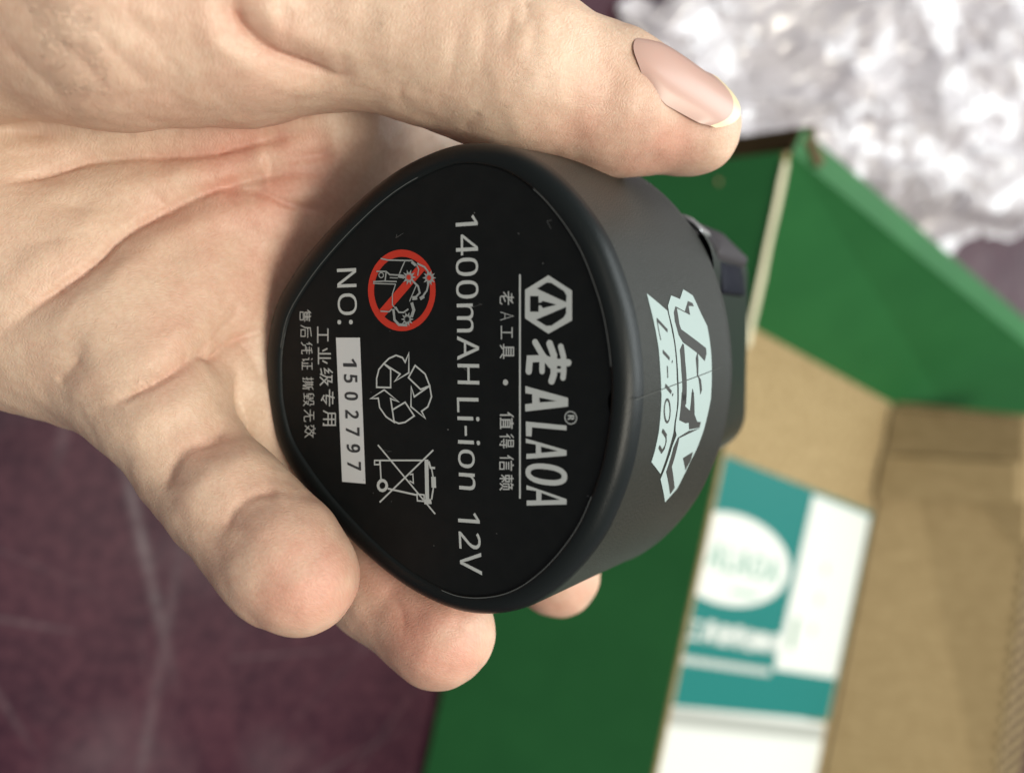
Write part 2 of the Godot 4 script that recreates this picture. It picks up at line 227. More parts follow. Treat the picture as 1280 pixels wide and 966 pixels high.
# strokes of the printed characters on a 100 x 100 grid
const STROKES := {
	"lao": "18,82 72,82;45,97 45,60;5,60 95,60;82,92 55,62 10,26;74,40 40,24;38,42 38,10 44,4 82,4 90,18",
	"A": "8,4 50,94 92,4;24,36 76,36",
	"gong": "15,85 85,85;50,85 50,12;5,12 95,12",
	"ju": "25,30 25,95 75,95 75,30;25,78 75,78;25,62 75,62;25,46 75,46;5,28 95,28;35,22 12,4;65,22 90,4",
	"zhi": "30,97 5,55;20,74 20,2;36,85 96,85;66,98 66,72;46,12 46,72 86,72 86,12;46,57 86,57;46,42 86,42;46,27 86,27;34,8 98,8",
	"de": "28,97 6,78;30,75 4,48;20,60 20,2;45,60 45,95 85,95 85,60 45,60;45,78 85,78;38,48 94,48;34,30 98,30;76,48 76,4 64,8;48,22 58,12",
	"xin": "30,97 5,55;20,74 20,2;62,98 68,88;36,82 98,82;44,64 90,64;44,48 90,48;46,4 46,32 88,32 88,4 46,4",
	"lai": "4,84 48,84;26,98 26,2;8,44 8,68 44,68 44,44 8,44;26,44 4,14;26,44 48,18;66,98 54,76;62,86 86,86 76,70;58,24 58,66 90,66 90,24;74,58 74,30 54,4;78,22 96,4",
	"shou": "30,98 8,66;26,84 26,42;52,98 58,88;26,84 92,84;26,70 86,70;26,57 86,57;26,43 94,43;58,84 58,43;24,4 24,32 80,32 80,4 24,4",
	"hou": "85,95 22,86 20,40 4,4;22,64 95,64;36,6 36,42 84,42 84,6 36,6",
	"ping": "30,98 8,66;20,80 20,46;88,96 46,88;38,72 95,72;67,92 67,50;42,50 92,50;30,40 28,18 8,2;30,40 68,40 68,8 90,6 92,16",
	"zheng": "12,94 22,82;4,62 20,62 20,10 34,22;40,90 94,90;68,90 68,6;68,50 92,50;48,60 48,6;34,6 98,6",
	"si": "2,76 28,76;16,97 16,4 6,10;2,36 28,48;32,82 66,82;40,95 40,30;58,95 58,30;40,65 58,65;40,48 58,48;30,30 68,30;40,22 30,4;58,22 66,6;94,94 74,84 74,40 66,4;74,58 98,58;86,58 86,2",
	"hui": "26,97 8,86 8,50 44,50 44,86;28,86 44,86;8,68 20,68;30,68 44,68;6,36 46,36;26,50 26,8;4,8 48,14;60,94 58,66 50,54;60,94 84,94 84,62 96,62;54,46 86,46 56,4;60,36 96,4",
	"wu": "20,88 80,88;6,58 94,58;48,88 46,50 8,4;56,58 56,14 62,6 90,6 94,22",
	"xiao": "28,98 34,88;4,82 54,82;18,74 6,56;38,74 52,58;44,58 8,6;12,44 48,8;68,98 54,62;62,76 98,76;86,76 52,4;58,60 96,4",
	"ye": "38,94 38,8;62,94 62,8;10,70 24,34;90,70 76,34;4,6 96,6",
	"ji": "28,96 8,66 26,66 6,36 34,42;4,10 34,18;40,90 78,90 70,60 92,60 50,4;52,90 50,50 34,6;54,60 96,4",
	"zhuan": "16,84 84,84;4,62 96,62;50,98 36,38 80,38 54,14;34,24 66,2",
	"yong": "20,92 20,40 6,4;20,92 84,92 84,6 72,8;20,66 84,66;20,40 84,40;52,92 52,4",
}

var rng := RandomNumberGenerator.new()
var outline := PackedVector2Array()
var arc := PackedFloat32Array()

# ------------------------------------------------------------------ helpers
func srgb(r: float, g: float, b: float) -> Color:
	return Color(r, g, b).linear_to_srgb()

func mat(c: Color, rough := 0.6, spec := 0.5) -> StandardMaterial3D:
	var m := StandardMaterial3D.new()
	m.albedo_color = c
	m.roughness = rough
	m.metallic_specular = spec
	m.cull_mode = BaseMaterial3D.CULL_DISABLED
	return m

func noise_tex(freq: float, oct := 4, size := 512, kind := FastNoiseLite.TYPE_SIMPLEX_SMOOTH, sd := 3) -> NoiseTexture2D:
	var n := FastNoiseLite.new()
	n.noise_type = kind
	n.seed = sd
	n.frequency = freq
	n.fractal_octaves = oct
	var t := NoiseTexture2D.new()
	t.width = size; t.height = size; t.seamless = true
	t.noise = n
	return t

func ramp(t: NoiseTexture2D, a: Color, b: Color) -> NoiseTexture2D:
	var g := Gradient.new()
	g.set_color(0, a); g.set_color(1, b)
	t.color_ramp = g
	return t

func thing(called: String, label: String, category: String, at: Vector3, basis := Basis.IDENTITY) -> Node3D:
	var o := Node3D.new()
	o.name = called
	add_child(o, true)
	o.transform = Transform3D(basis, at)
	o.set_meta("label", label); o.set_meta("category", category)
	return o

func put(called: String, mesh: Mesh, m: Material, parent: Node3D) -> MeshInstance3D:
	var o := MeshInstance3D.new()
	o.name = called
	o.mesh = mesh
	o.material_override = m
	parent.add_child(o, true)
	return o

func pts2(s: String) -> PackedVector2Array:
	var r := PackedVector2Array()
	for w in s.split(" ", false):
		var k := w.split(",")
		r.append(Vector2(float(k[0]), float(k[1])))
	return r

func pts3(s: String) -> Array:
	var r := []
	for w in s.split(",", false):
		var k := w.strip_edges().split(" ", false)
		var a := PackedFloat32Array()
		for q in k: a.append(float(q))
		r.append(a)
	return r

# flat ink: triangles in a 2D plane, laid on a surface by a function of (x, y, lift)
class Ink:
	var v := PackedVector3Array()
	var n := PackedVector3Array()
	var lay: Callable
	var lift := 0.04
	var strip := 0.0      # > 0: cut along x every so many millimetres, for curved surfaces
	func tri(a: Vector2, b: Vector2, c: Vector2) -> void:
		var p: Vector3 = lay.call(a.x, a.y, lift)
		var q: Vector3 = lay.call(b.x, b.y, lift)
		var r: Vector3 = lay.call(c.x, c.y, lift)
		var up: Vector3 = lay.call(a.x, a.y, lift + 1.0) - p
		var nn := (q - p).cross(r - p)
		if nn.length() < 1e-14: return
		if nn.dot(up) > 0.0:   # front faces run clockwise
			var s := q; q = r; r = s
		v.append_array([p, q, r])
		var u := up.normalized()
		n.append_array([u, u, u])
	func poly(p: PackedVector2Array) -> void:
		var parts := [p]
		if strip > 0.0:
			parts = []
			var lo := 1e9; var hi := -1e9; var yl := 1e9; var yh := -1e9
			for q in p:
				lo = minf(lo, q.x); hi = maxf(hi, q.x); yl = minf(yl, q.y); yh = maxf(yh, q.y)
			var k := floori(lo / strip)
			while k * strip < hi:
				var box := PackedVector2Array([Vector2(k * strip, yl - 1), Vector2((k + 1) * strip, yl - 1), Vector2((k + 1) * strip, yh + 1), Vector2(k * strip, yh + 1)])
				parts.append_array(Geometry2D.intersect_polygons(p, box))
				k += 1
		for q in parts:
			var ix := Geometry2D.triangulate_polygon(q)
			for i in range(0, ix.size(), 3):
				tri(q[ix[i]], q[ix[i + 1]], q[ix[i + 2]])
	func stroke(p: PackedVector2Array, w: float, round_ends := false) -> void:
		# a mitred ribbon; every ribbon lies a hair above the one before, so none share a plane
		lift += 0.0025
		var n := p.size()
		var closed := n > 3 and p[0].distance_to(p[n - 1]) < 0.02
		var l := PackedVector2Array(); var r := PackedVector2Array()
		for i in n:
			var before := (p[i] - p[i - 1]).normalized() if i > 0 else ((p[0] - p[n - 2]).normalized() if closed else (p[1] - p[0]).normalized())
			var after := (p[i + 1] - p[i]).normalized() if i < n - 1 else ((p[1] - p[0]).normalized() if closed else before)
			var m := (Vector2(-before.y, before.x) + Vector2(-after.y, after.x))
			m = m.normalized() if m.length() > 0.05 else Vector2(-after.y, after.x)
			var k := minf(w * 0.5 / maxf(0.35, m.dot(Vector2(-after.y, after.x))), w * 1.1)
			l.append(p[i] + m * k); r.append(p[i] - m * k)
		for i in n - 1:
			poly(PackedVector2Array([l[i], l[i + 1], r[i + 1]])); poly(PackedVector2Array([l[i], r[i + 1], r[i]]))
		if round_ends:
			for e in [[p[0], l[0], r[0]], [p[n - 1], r[n - 1], l[n - 1]]]:
				var q := PackedVector2Array()
				for k in 9: q.append(e[0] + (e[1] - e[0]).rotated(PI * k / 8.0))
				poly(q)
	func ring(c: Vector2, r: float, w: float) -> void:
		for k in 20:
			var a := Vector2.RIGHT.rotated(TAU * k / 20.0)
			var b := Vector2.RIGHT.rotated(TAU * (k + 1) / 20.0)
			tri(c + a * r, c + b * r, c + b * (r - w)); tri(c + a * r, c + b * (r - w), c + a * (r - w))
	func text(s: String, a: Vector2, b: Vector2, cap: float, bold := false) -> void:
		var t := TextMesh.new()
		var f := SystemFont.new()
		f.font_names = PackedStringArray(["Droid Sans"])
		if bold: f.font_weight = 700
		t.font = f
		t.text = s
		t.font_size = 64
		t.pixel_size = 0.01
		t.depth = 0.0
		t.curve_step = 1.0
		var arr := t.get_mesh_arrays()
		var vs: PackedVector3Array = arr[Mesh.ARRAY_VERTEX]
		var ix: PackedInt32Array = arr[Mesh.ARRAY_INDEX] if arr[Mesh.ARRAY_INDEX] != null else PackedInt32Array()
		var lo := Vector2(1e9, 1e9); var hi := Vector2(-1e9, -1e9)
		for q in vs:
			lo = Vector2(minf(lo.x, q.x), minf(lo.y, q.y)); hi = Vector2(maxf(hi.x, q.x), maxf(hi.y, q.y))
		var x := (b - a)
		var y := Vector2(-x.y, x.x).normalized() * cap
		var go := func(q: Vector3) -> Vector2:
			return a + x * ((q.x - lo.x) / (hi.x - lo.x)) + y * ((q.y - lo.y) / (hi.y - lo.y))
		var count := ix.size() if ix.size() else vs.size()
		for i in range(0, count, 3):
			var p0 := vs[ix[i]] if ix.size() else vs[i]
			var p1 := vs[ix[i + 1]] if ix.size() else vs[i + 1]
			var p2 := vs[ix[i + 2]] if ix.size() else vs[i + 2]
			tri(go.call(p0), go.call(p1), go.call(p2))
	func mesh() -> ArrayMesh:
		var arr := []
		arr.resize(Mesh.ARRAY_MAX)
		arr[Mesh.ARRAY_VERTEX] = v
		arr[Mesh.ARRAY_NORMAL] = n
		var m := ArrayMesh.new()
		m.add_surface_from_arrays(Mesh.PRIMITIVE_TRIANGLES, arr)
		return m

func ink(lay: Callable, lift: float, strip := 0.0) -> Ink:
	var k := Ink.new()
	k.lay = lay; k.lift = lift; k.strip = strip
	return k

# a board between two outlines (same corner count), edges slightly rounded by a bevel
func board(top: Array, off: Vector3, bevel := 0.0004) -> ArrayMesh:
	var st := SurfaceTool.new()
	st.begin(Mesh.PRIMITIVE_TRIANGLES)
	st.set_smooth_group(-1)
	var c := Vector3.ZERO
	for p in top: c += p / top.size()
	var n := top.size()
	var rows := []
	var o := off.normalized() * minf(bevel, off.length() * 0.4)
	for k in 4:
		var row := []
		for p in top:
			var inw: Vector3 = (c - p).normalized() * bevel
			row.append([p + inw, p + o, p + off - o, p + off + inw][k])
		rows.append(row)
	var quad := func(a, b, d, e):
		for q in [a, b, d, a, d, e]: st.add_vertex(q)
	for k in 3:
		for i in n:
			var j := (i + 1) % n
			quad.call(rows[k][i], rows[k][j], rows[k + 1][j], rows[k + 1][i])
	for i in range(1, n - 1):
		for q in [rows[0][0], rows[0][i + 1], rows[0][i]]: st.add_vertex(q)
		for q in [rows[3][0], rows[3][i], rows[3][i + 1]]: st.add_vertex(q)
	st.generate_normals()
	return st.commit()

# a sheet through a grid of points
func sheet(pt: Callable, nu: int, nv: int, uv_scale := Vector2.ONE) -> ArrayMesh:
	var st := SurfaceTool.new()
	st.begin(Mesh.PRIMITIVE_TRIANGLES)
	for j in nv + 1:
		for i in nu + 1:
			st.set_uv(Vector2(float(i) / nu, float(j) / nv) * uv_scale)
			st.add_vertex(pt.call(float(i) / nu, float(j) / nv))
	for j in nv:
		for i in nu:
			var a := j * (nu + 1) + i
			for q in [a, a + 1, a + nu + 2, a, a + nu + 2, a + nu + 1]: st.add_index(q)
	st.generate_normals()
	return st.commit()

# ------------------------------------------------------------------ scene
func _ready() -> void:
	rng.seed = 7
	var cam := Camera3D.new()
	cam.name = "camera"
	add_child(cam)
	cam.transform = Transform3D(Basis(COL_X, COL_Y, COL_Z), Vector3(0, 0.36, 0))
	var att := CameraAttributesPhysical.new()
	att.frustum_focal_length = 25.7
	att.frustum_focus_distance = 0.108
	att.exposure_aperture = 10.0
	att.frustum_near = 0.01
	att.frustum_far = 20.0
	cam.attributes = att
	cam.fov = 50.0
	cam.near = 0.01
	cam.far = 20.0
	cam.current = true
	var env := Environment.new()
	env.background_mode = Environment.BG_COLOR
	env.background_color = srgb(0.225, 0.225, 0.23)
	env.tonemap_mode = Environment.TONE_MAPPER_LINEAR
	env.tonemap_exposure = 1.12
	env.sdfgi_enabled = true; env.ssao_enabled = true; env.ssil_enabled = true
	var we := WorldEnvironment.new()
	we.name = "room_air"
	we.environment = env
	add_child(we)
	# a bright window beyond the table, a row of ceiling tubes, and an added fill lamp
	area("window_light", Vector3(-0.60, 1.55, -2.2), Vector3(0, 0.2, -0.3), Vector2(2.2, 1.4), 6.3, Color(0.97, 1.0, 1.0))
	area("ceiling_and_fill_light", Vector3(0.35, 2.1, -0.55), Vector3(0, 0.2, -0.2), Vector2(1.3, 0.5), 3.9, Color(1.0, 0.97, 0.90))
	area("ceiling_and_fill_light", Vector3(-0.75, 2.2, 0.45), Vector3(0, 0.2, -0.1), Vector2(1.3, 0.4), 0.5, Color(1.0, 0.97, 0.92))  # dim unseen fill lamp, added to brighten the shaded palm
	table()
	carton()
	booklet()
	plastic_bag()
	battery()
	hand()

func area(called: String, at: Vector3, to: Vector3, size: Vector2, energy: float, c: Color) -> void:
	var l := AreaLight3D.new()
	l.name = called
	l.area_size = size
	l.area_normalize_energy = true
	l.light_energy = energy
	l.light_color = c
	l.shadow_enabled = true
	l.set("area_range", 12.0)
	add_child(l, true)
	l.look_at_from_position(at, to, Vector3.UP if absf((to - at).normalized().y) < 0.97 else Vector3.BACK)

func table() -> void:
	# maroon laminate, scuffed: stains and scratches have shapes of their own
	var w := 1024
	var im := Image.create_empty(w, w, false, Image.FORMAT_RGB8)
	var n1 := FastNoiseLite.new(); n1.seed = 5; n1.frequency = 0.006; n1.fractal_octaves = 4
	var n2 := FastNoiseLite.new(); n2.seed = 9; n2.frequency = 0.09; n2.fractal_octaves = 3
	var n3 := FastNoiseLite.new(); n3.seed = 14; n3.frequency = 0.02; n3.fractal_octaves = 3
	var haze := PackedFloat32Array(); haze.resize(w * w)
	var marks := []
	for k in 190:
		var a := rng.randf() * TAU if rng.randf() < 0.35 else rng.randf_range(-0.5, 0.5) + (1.3 if rng.randf() < 0.5 else 0.1)
		var p := Vector2(rng.randf() * w, rng.randf() * w)
		marks.append([p, Vector2.RIGHT.rotated(a), rng.randf_range(25, 190), rng.randf_range(0.03, 0.14), rng.randf_range(0.8, 2.2), rng.randf_range(-0.003, 0.003)])
	for k in 26:
		marks.append([Vector2(rng.randf() * w, rng.randf() * w), Vector2.RIGHT.rotated(rng.randf_range(-0.3, 1.9)), rng.randf_range(80, 260), rng.randf_range(0.08, 0.2), rng.randf_range(4, 10), 0.0])
	for mk in marks:
		var p: Vector2 = mk[0]
		var d: Vector2 = mk[1]
		for s in int(mk[2]):
			var fade := sin(PI * s / mk[2]) * (0.6 + 0.4 * n2.get_noise_2d(s * 0.9, p.x))
			var r: float = mk[4]
			for oy in range(-int(r) - 1, int(r) + 2):
				for ox in range(-int(r) - 1, int(r) + 2):
					var q := Vector2i(int(p.x) + ox, int(p.y) + oy)
					if q.x < 0 or q.y < 0 or q.x >= w or q.y >= w: continue
					var e := Vector2(q.x + 0.5 - p.x, q.y + 0.5 - p.y).length()
					var f := clampf(1.0 - e / (r + 0.5), 0.0, 1.0) * fade * float(mk[3]) * 3.0
					haze[q.y * w + q.x] = maxf(haze[q.y * w + q.x], f)
			p += d
			d = d.rotated(mk[5])
	for y in w:
		for x in w:
			var b := n1.get_noise_2d(x, y) * 0.5 + n3.get_noise_2d(x, y) * 0.35
			var g := n2.get_noise_2d(x, y)
			var h := clampf(haze[y * w + x] * 1.0 + pow(maxf(0.0, n1.get_noise_2d(x + 700, y)), 1.5) * 0.35, 0.0, 1.0)
			var c := Color(0.042 + 0.026 * b + 0.021 * g, 0.0125 + 0.009 * b + 0.009 * g, 0.0225 + 0.011 * b + 0.010 * g)
			c = c.lerp(Color(0.20, 0.17, 0.18), h)
			im.set_pixel(x, y, c.linear_to_srgb())
	var m := mat(Color.WHITE, 0.42, 0.22)
	m.albedo_texture = ImageTexture.create_from_image(im)
	m.uv1_triplanar = true
	m.uv1_world_triplanar = true
	m.uv1_scale = Vector3.ONE * 1.55
	m.uv1_offset = Vector3(0.31, 0.0, 0.12)
	var b := thing("table", "dark maroon scuffed table top under the open green carton", "table", Vector3(0.1, 0, -0.5))
	var hx := 1.7; var hz := 1.2
	put("table_top", board([Vector3(-hx, 0, -hz), Vector3(hx, 0, -hz), Vector3(hx, 0, hz), Vector3(-hx, 0, hz)], Vector3(0, -0.03, 0), 0.002), m, b)

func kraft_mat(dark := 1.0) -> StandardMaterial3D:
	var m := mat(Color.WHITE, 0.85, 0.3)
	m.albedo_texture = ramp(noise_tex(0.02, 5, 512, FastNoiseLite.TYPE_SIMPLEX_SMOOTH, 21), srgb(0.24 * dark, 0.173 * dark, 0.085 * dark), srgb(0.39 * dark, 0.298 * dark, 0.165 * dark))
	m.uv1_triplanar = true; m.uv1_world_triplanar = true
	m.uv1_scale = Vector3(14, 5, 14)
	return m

func green_mat() -> StandardMaterial3D:
	var m := mat(Color.WHITE, 0.48, 0.35)
	m.albedo_texture = ramp(noise_tex(0.012, 4, 256, FastNoiseLite.TYPE_SIMPLEX_SMOOTH, 33), srgb(0.017, 0.118, 0.034), srgb(0.024, 0.148, 0.043))
	m.uv1_triplanar = true; m.uv1_world_triplanar = true
	m.uv1_scale = Vector3.ONE * 8.0
	return m

func carton() -> void:
	var b := thing("cardboard_carton", "open green printed carton with bare brown cardboard inside, lying on the table", "carton", Vector3(0.1, 0, -0.35))
	var o := b.position
	var kraft := kraft_mat()
	var green := green_mat()
	var L := func(x: float, y: float, z: float) -> Vector3: return Vector3(x, y, z) * MM - o
	# near side wall: outside printed green, leaning inward
	var near_out := [L.call(-66, 100, -305), L.call(330, 100, -202), L.call(336, 5, -141), L.call(-60, 5, -244)]
	put("side_wall", board(near_out, Vector3(0.0004, -0.0002, -0.0019), 0.0005), kraft, b)
	var face := []
	for p in near_out: face.append(p + Vector3(-0.0001, 0.0002, 0.0005))
	face[0] += Vector3(0, -0.0012, 0.0003); face[1] += Vector3(0, -0.0012, 0.0003)
	put("printed_face", board(face, Vector3(0, -0.0001, -0.0004), 0.0001), green, b)
	# the fold is rubbed pale near the corner, and the print is chipped at one spot
	var rim0: Vector3 = near_out[0]; var rim1: Vector3 = near_out[1]
	var worn := []
	for k in 9: worn.append(rim0.lerp(rim1, 0.012 + 0.026 * k) + Vector3(0, 0.0004, 0.0012 + 0.0004 * sin(k * 2.1)))
	for k in 9: worn.append(rim0.lerp(rim1, 0.012 + 0.026 * (8 - k)) + Vector3(0, 0.0005, -0.0022 + 0.0003 * sin(k * 1.7)))
	put("worn_fold", board(worn, Vector3(0, -0.0003, 0), 0.0001), mat(srgb(0.56, 0.53, 0.38), 0.8, 0.3), b)
	var wn: Vector3 = (near_out[3] - near_out[0]).cross(near_out[1] - near_out[0]).normalized()
	if wn.z < 0.0: wn = -wn
	var spot := []
	var sc: Vector3 = near_out[0].lerp(near_out[1], 0.035).lerp(near_out[3], 0.25) + wn * 0.0010
	for k in 9:
		var e: Vector3 = Vector3(cos(TAU * k / 9.0), 0, 0) * 0.0013 + (near_out[3] - near_out[0]).normalized() * sin(TAU * k / 9.0) * 0.0010 * (1.0 + 0.3 * sin(k * 2.0))
		spot.append(sc + e)
	put("chipped_spot", board(spot, -wn * 0.0003, 0.00005), mat(srgb(0.40, 0.31, 0.18), 0.8, 0.3), b)
	# far end wall: a doubled wall, its printed sheet folded over the top
	var in_top := L.call(-65.5, 100, -308); var in_end := L.call(60, 100, -594)
	var bot_end := L.call(114, 33, -594); var bot_top := L.call(5, 33, -318)
	var lift := Vector3(-0.0105, 0.0030, -0.0030)
	put("end_wall", board([in_top + Vector3(-0.0006, 0, 0), in_end + Vector3(-0.0006, 0, 0), bot_end, bot_top], lift * 0.9), kraft, b)
	put("printed_face", board([in_top, in_end, bot_end + Vector3(0.0006, 0.0006, 0), bot_top + Vector3(0.0006, 0.0006, 0)], Vector3(-0.0004, 0.0001, 0), 0.0001), green, b)
	put("top_fold", board([in_top + Vector3(0, 0.0004, 0), in_end + Vector3(0, 0.0004, 0), in_end + lift + Vector3(0, 0.0004, 0), in_top + lift + Vector3(0, 0.0004, 0)], Vector3(0, -0.0005, 0), 0.0001), green, b)
	# brown dust flap standing behind the corner
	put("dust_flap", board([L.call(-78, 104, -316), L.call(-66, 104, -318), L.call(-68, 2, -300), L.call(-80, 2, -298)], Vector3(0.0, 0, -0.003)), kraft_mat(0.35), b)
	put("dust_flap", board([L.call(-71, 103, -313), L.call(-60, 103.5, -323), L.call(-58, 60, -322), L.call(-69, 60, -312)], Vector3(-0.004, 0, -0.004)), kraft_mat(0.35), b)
	# raised bottom, other side wall and its folded tab
	put("bottom", board([L.call(-45, 38, -276), L.call(-30, 38, -330), L.call(76, 38, -500), L.call(340, 38, -432), L.call(345, 38, -174)], Vector3(0, -0.003, 0)), kraft, b)
	put("side_wall", board([L.call(66, 40, -487), L.call(70, 101, -525), L.call(161, 101, -533), L.call(330, 101, -508), L.call(325, 40, -423)], Vector3(0.0004, 0.001, -0.0036)), kraft, b)
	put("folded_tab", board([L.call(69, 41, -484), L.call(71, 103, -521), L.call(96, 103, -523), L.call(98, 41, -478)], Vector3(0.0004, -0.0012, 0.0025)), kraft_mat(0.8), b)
	put("folded_tab", board([L.call(98, 41, -478), L.call(97, 103, -521), L.call(122, 103, -524), L.call(126, 41, -471)], Vector3(0.0004, -0.0012, 0.0050), 0.0015), kraft, b)
	put("end_wall", board([L.call(331, 101, -203), L.call(331, 101, -508), L.call(344, 6, -440), L.call(344, 6, -144)], Vector3(0.003, 0, 0)), green, b)
	# corrugated cut edge along the top of the far side wall
	var fl := SurfaceTool.new(); fl.begin(Mesh.PRIMITIVE_TRIANGLES); fl.set_smooth_group(-1)
	for k in 20:
		var s := k / 20.0
		var p: Vector3 = L.call(150, 101, -533).lerp(L.call(330, 101, -508), s)
		var q: Vector3 = L.call(150, 101, -533).lerp(L.call(330, 101, -508), s + 0.5 / 20.0)
		var up := Vector3(0, 0.0022, 0.0004); var th := Vector3(0.001, -0.006, -0.045)
		var c8 := [p, q, q + up, p + up, p + th, q + th, q + up + th, p + up + th]
		for f in [[0, 1, 2, 3], [5, 4, 7, 6], [3, 2, 6, 7], [4, 0, 3, 7], [1, 5, 6, 2]]:
			for t in [0, 2, 1, 0, 3, 2]: fl.add_vertex(c8[f[t]])
	fl.generate_normals()
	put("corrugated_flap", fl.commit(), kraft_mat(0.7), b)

func booklet() -> void:
	# a teal printed booklet on the carton's bottom, with a white sticker and a white leaflet below it
	var o := Vector3(0.17, 0.041, -0.40)
	var a := Vector3(85, 43, -333) * MM; var bb := Vector3(134, 43, -462) * MM; var cc := Vector3(262, 43, -427) * MM; var dd := Vector3(216, 43, -292) * MM
	var at := func(u: float, v: float, h: float) -> Vector3:   # u across the booklet from the near wall, v along it
		var p := a.lerp(bb, u).lerp(dd.lerp(cc, u), v)
		return p + Vector3(0, h * MM, 0) - o
	var b := thing("booklet", "teal instruction booklet with a white oval logo and a white sticker, inside the carton", "booklet", o)
	var teal := mat(srgb(0.010, 0.155, 0.145), 0.5, 0.3)
	var white := mat(srgb(0.62, 0.65, 0.63), 0.6, 0.3)
	put("pages", board([at.call(-0.25, 0.004, -0.2), at.call(0.995, 0.004, -0.2), at.call(0.995, 0.994, -0.2), at.call(-0.25, 0.994, -0.2)], Vector3(0, -0.0022, 0)), white, b)
	put("cover", board([at.call(-0.26, 0, 0.0), at.call(1, 0, 0.0), at.call(1, 1, 0.0), at.call(-0.26, 1, 0.0)], Vector3(0, -0.0002, 0), 0.00005), teal, b)
	# sticker
	put("sticker", board([at.call(0.56, 0.02, 0.35), at.call(0.985, 0.02, 0.35), at.call(0.985, 0.80, 0.35), at.call(0.56, 0.80, 0.35)], Vector3(0, -0.0002, 0), 0.00005), white, b)
	var lay := func(x: float, y: float, h: float) -> Vector3: return at.call(x, y, h)
	var g := ink(lay, 0.25)
	var oval := PackedVector2Array()
	for k in 40:
		oval.append(Vector2(0.16 + 0.36 * cos(TAU * k / 40.0), 0.39 + 0.185 * sin(TAU * k / 40.0) * 1.0))
	g.poly(oval)
	put("oval_print", g.mesh(), white, b)
	var s := ink(lay, 0.32)
	s.text("ALAOA", Vector2(0.02, 0.44), Vector2(0.46, 0.44), -0.10, true)
	s.text("A", Vector2(-0.08, 0.42), Vector2(0.0, 0.42), -0.08, true)
	s.poly(PackedVector2Array([Vector2(0.2, 0.505), Vector2(0.36, 0.50), Vector2(0.36, 0.515), Vector2(0.2, 0.52)]))
	put("logo_lettering", s.mesh(), mat(srgb(0.20, 0.36, 0.30), 0.5), b)
	var t := ink(lay, 0.25)
	var x := 0.02
	for ch in ["gong", "ju", "zhi", "de", "xin", "lai", "yong"]:
		for part in STROKES[ch].split(";"):
			var p := pts2(part); var q := PackedVector2Array()
			for z in p: q.append(Vector2(x + z.x * 0.00072, 0.735 - z.y * 0.00085))
			t.stroke(q, 0.013)
		x += 0.078
	for k in 26:
		t.poly(PackedVector2Array([Vector2(0.0 + k * 0.021, 0.80), Vector2(0.014 + k * 0.021, 0.80), Vector2(0.014 + k * 0.021, 0.83), Vector2(0.0 + k * 0.021, 0.83)]))
	put("title_lettering", t.mesh(), white, b)
	var r := ink(lay, 0.45)
	r.poly(PackedVector2Array([Vector2(0.62, 0.56), Vector2(0.645, 0.56), Vector2(0.645, 0.70), Vector2(0.62, 0.70)]))
	put("sticker_print", r.mesh(), mat(srgb(0.08, 0.22, 0.13), 0.5), b)
	for k in 3:
		var e := ink(lay, 0.45)
		e.poly(PackedVector2Array([Vector2(0.74, 0.30 + k * 0.14), Vector2(0.765, 0.30 + k * 0.14), Vector2(0.765, 0.335 + k * 0.14), Vector2(0.74, 0.335 + k * 0.14)]))
		put("sticker_print", e.mesh(), mat(srgb(0.45, 0.36, 0.30), 0.5), b)
	# leaflet below the booklet
	var lb := thing("leaflet", "white folded leaflet at the foot of the teal booklet in the carton", "leaflet", Vector3(0.26, 0.041, -0.36))
	var o2 := lb.position
	var at2 := func(u: float, v: float, h: float) -> Vector3:
		return at.call(u, v, h) + o - o2
	put("paper", board([at2.call(-0.3, 0.90, -0.9), at2.call(1.0, 1.02, -0.9), at2.call(1.02, 1.84, -0.9), at2.call(-0.22, 1.84, -0.9)], Vector3(0, -0.0008, 0)), white, lb)
	var lay2 := func(xx: float, yy: float, h: float) -> Vector3: return at2.call(xx, yy, h)
	var gr := ink(lay2, -0.65)
	var pic := PackedVector2Array([Vector2(-0.2, 1.36), Vector2(0.08, 1.30), Vector2(0.34, 1.33), Vector2(0.55, 1.40), Vector2(0.9, 1.6), Vector2(-0.2, 1.6)])
	gr.poly(pic)
	put("printed_picture", gr.mesh(), mat(srgb(0.10, 0.19, 0.15), 0.5), lb)
	var gs := ink(lay2, -0.62)
	gs.poly(PackedVector2Array([Vector2(0.04, 1.01), Vector2(0.99, 1.035), Vector2(1.0, 1.10), Vector2(0.04, 1.08)]))
	put("grey_band", gs.mesh(), mat(srgb(0.34, 0.36, 0.34), 0.5), lb)

